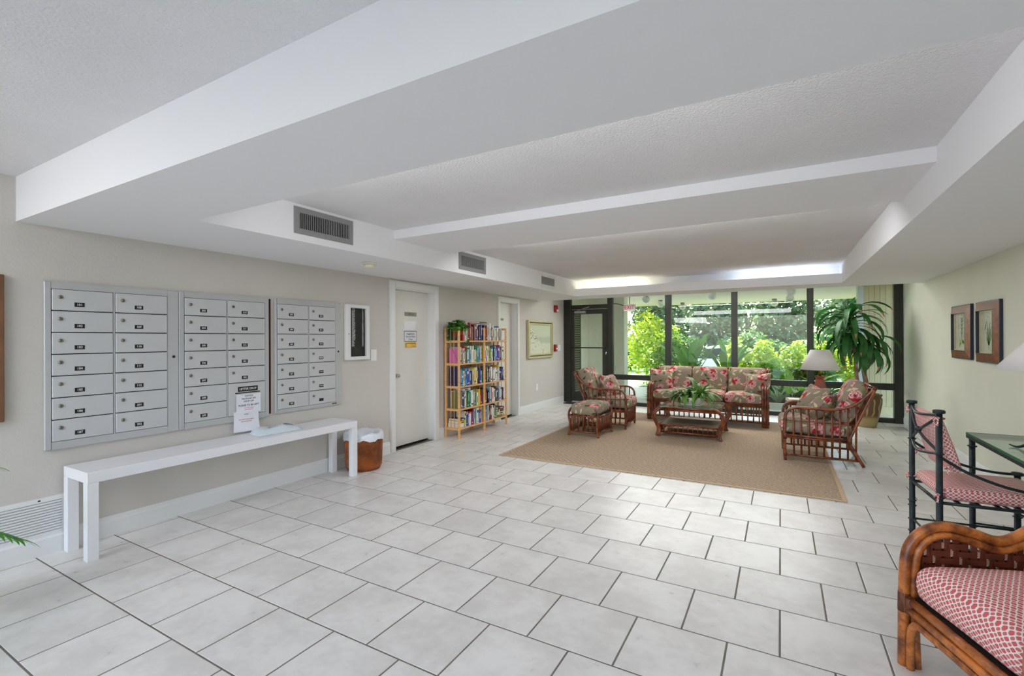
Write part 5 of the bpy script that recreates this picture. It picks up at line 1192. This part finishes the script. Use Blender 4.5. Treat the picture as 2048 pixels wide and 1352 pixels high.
shrub('garden_bush', 'green bush with bare stems behind the left window pane', (-2.55, 14.1, -.05), .75, .6, .72, 1700, .11, .035, 'bush', 'green garden bushes', .035, 32)
shrub('garden_bush', 'low green bush in the bed behind the end table', (.65, 12.8, .05), .4, .35, .40, 1200, .12, .04, 'bush', 'green garden bushes', None, 33)
shrub('garden_bush', 'low lime green bush under the right window rail', (-.25, 12.7, .05), .4, .35, .42, 1200, .12, .04, 'lime', 'green garden bushes', None, 34)
TG = 'trees beyond the road'
spots = [(-13.5, 29, 4.4, 1.6), (-9.9, 28, 4.0, 1.5), (-6.5, 29.5, 4.6, 1.55), (-3.2, 28, 4.0, 1.5), (.1, 29.5, 4.6, 1.5), (3.4, 28, 4.0, 1.5), (6.8, 29.5, 4.4, 1.6), (-12, 35, 6, 2.2), (-7, 35, 6, 2.2), (-2, 35, 6, 2.2), (3, 35, 6, 2.2), (8, 35, 6, 2.2)]
for i, (x, y, h, r0) in enumerate(spots): shrub('shade_tree', ('grey green shade tree beyond the road, %s from the left' % ORD[i]) if i < 7 else 'taller back row shade tree far beyond the road, %s from the left' % ORD[i-7], (x, y, -.35), r0, r0*.75, h*.55, 2600, .30, .10, 'tree', TG, .14, 50+i, 'tree', zc=h*.62)
for i, x in enumerate((-11.2, -7.9, -4.6, -1.3, 2.0, 5.3)): shrub('roadside_bush', 'dense green roadside bush under the trees, %s from the left' % ORD[i], (x, 25.4, -.35), 1.4, .7, 1.0, 1900, .22, .07, 'bush', 'roadside bushes', None, 80+i)
# bird of paradise
def clump(name, label, loc, n_, L, W_, h, m_, seed, stemmed=True, cat='plant', spread=.35, droop=.7, el=(.9, 1.45)):
    r = random.Random(seed); t = thing(name, label, cat, loc); k = MB(); l0 = leafshape(L, W_, 7, droop, .25).mesh('leaf', [m_])
    for i in range(n_):
        az = i*2.4+r.uniform(-.4, .4); e = r.uniform(*el); hh = h*r.uniform(.55, 1.05); rr = spread*r.uniform(.3, 1)*math.cos(e)*2
        top = (rr*math.cos(az), rr*math.sin(az), hh)
        if stemmed: k.tube([(.03*math.cos(az), .03*math.sin(az), 0), (top[0]*.5, top[1]*.5, hh*.6), top], [.014, .011, .008], 5, spline=3)
        o = obj('leaf', l0, None, t, top if stemmed else (.03*math.cos(az), .03*math.sin(az), 0), rotm(az, e, r.uniform(-.4, .4)).to_euler()); s_ = r.uniform(.7, 1.1); o.scale = (s_, s_, s_)
    if stemmed: obj('stems', k, 'stem', t)
    return t
clump('bird_of_paradise', 'tall bird of paradise plant with paddle leaves outside the centre window', (-1.95, 12.3, .05), 16, .78, .10, .85, 'bop', 3, spread=.5, el=(1.0, 1.5))
clump('bird_of_paradise', 'smaller bird of paradise clump behind the centre of the sofa', (-1.1, 12.6, .05), 13, .74, .085, .85, 'bop', 4, spread=.4, el=(1.1, 1.52))
clump('fan_palm', 'lime green fan palm just outside the left window, behind the sofa arm', (-2.0, 10.98, .05), 12, .34, .045, .42, 'lime', 5, spread=.35, el=(.3, 1.2))
clump('broad_leaf_plant', 'broad leaved ginger plant outside the window behind the table lamp', (.2, 11.4, .05), 20, .60, .095, .36, 'lime', 6, spread=.35, el=(.2, 1.0))
clump('broad_leaf_plant', 'dark broad leaved plant outside the window beside the dracaena', (.72, 11.7, .05), 14, .42, .065, .35, 'bop', 7, spread=.35, el=(.2, 1.0))
clump('fountain_grass', 'pale strap leaved grass clump outside the centre window', (-1.35, 11.5, .05), 60, .75, .014, .1, 'blade', 8, stemmed=False, droop=1.0, el=(1.0, 1.5))
clump('fountain_grass', 'pale strap leaved grass clump outside, right of the sofa', (-.05, 11.3, .05), 50, .55, .013, .1, 'blade', 9, stemmed=False, droop=1.0, el=(.9, 1.5))
clump('spiky_plant', 'low dark spiky plant outside between the armchair and sofa', (-2.55, 11.1, -.01), 26, .30, .02, .1, 'bush', 10, stemmed=False, droop=.6, el=(.4, 1.4))
# car
t = thing('parked_car', 'silver car parked on the road beyond the planting', 'car', (-2.1, 20.2, -.35), R(2)); 
low = [(-2.2, .28), (-2.25, .5), (-2.15, .78), (-1.2, .92), (1.25, .95), (2.0, .90), (2.2, .72), (2.22, .35), (2.1, .25)]; top_ = [(-1.2, .92), (-.45, 1.40), (-.1, 1.46), (.75, 1.45), (1.0, 1.38), (1.6, .94)]
obj('body', MB().prism(low[::-1], 1, -.85, .85), 'carpaint', t); obj('cabin', MB().prism(top_[::-1], 1, -.70, .70), 'carpaint', t)
m = MB()
for s_ in (-1, 1):
    for q in ([(-.98, .96), (-.42, 1.33), (.20, 1.37), (.20, .96)], [(.28, .96), (.28, 1.37), (.72, 1.36), (.95, 1.30), (1.35, .97)]): m.add([(x, s_*.705, z) for x, z in q], [tuple(range(len(q))) if s_ < 0 else tuple(range(len(q)))[::-1]])
obj('side_window', m, 'carglass', t); m = MB(); m.add([(-1.17, -.6, .96), (-1.17, .6, .96), (-.5, .55, 1.385), (-.5, -.55, 1.385)], [(0, 1, 2, 3)]); obj('windscreen', m, 'carglass', t); w0 = None
for x in (-1.4, 1.35):
    for s_ in (-1, 1):
        k = MB().lathe([(.001, -.1), (.20, -.1), (.32, -.09), (.33, 0), (.32, .09), (.20, .1), (.001, .1)], 20); k.v = [(a, c, b) for a, b, c in k.v]
        if w0 is None: w0 = obj('wheel', k, 'tyre', t, (x, s_*.8, .33))
        else: inst(w0, t, (x, s_*.8, .33))
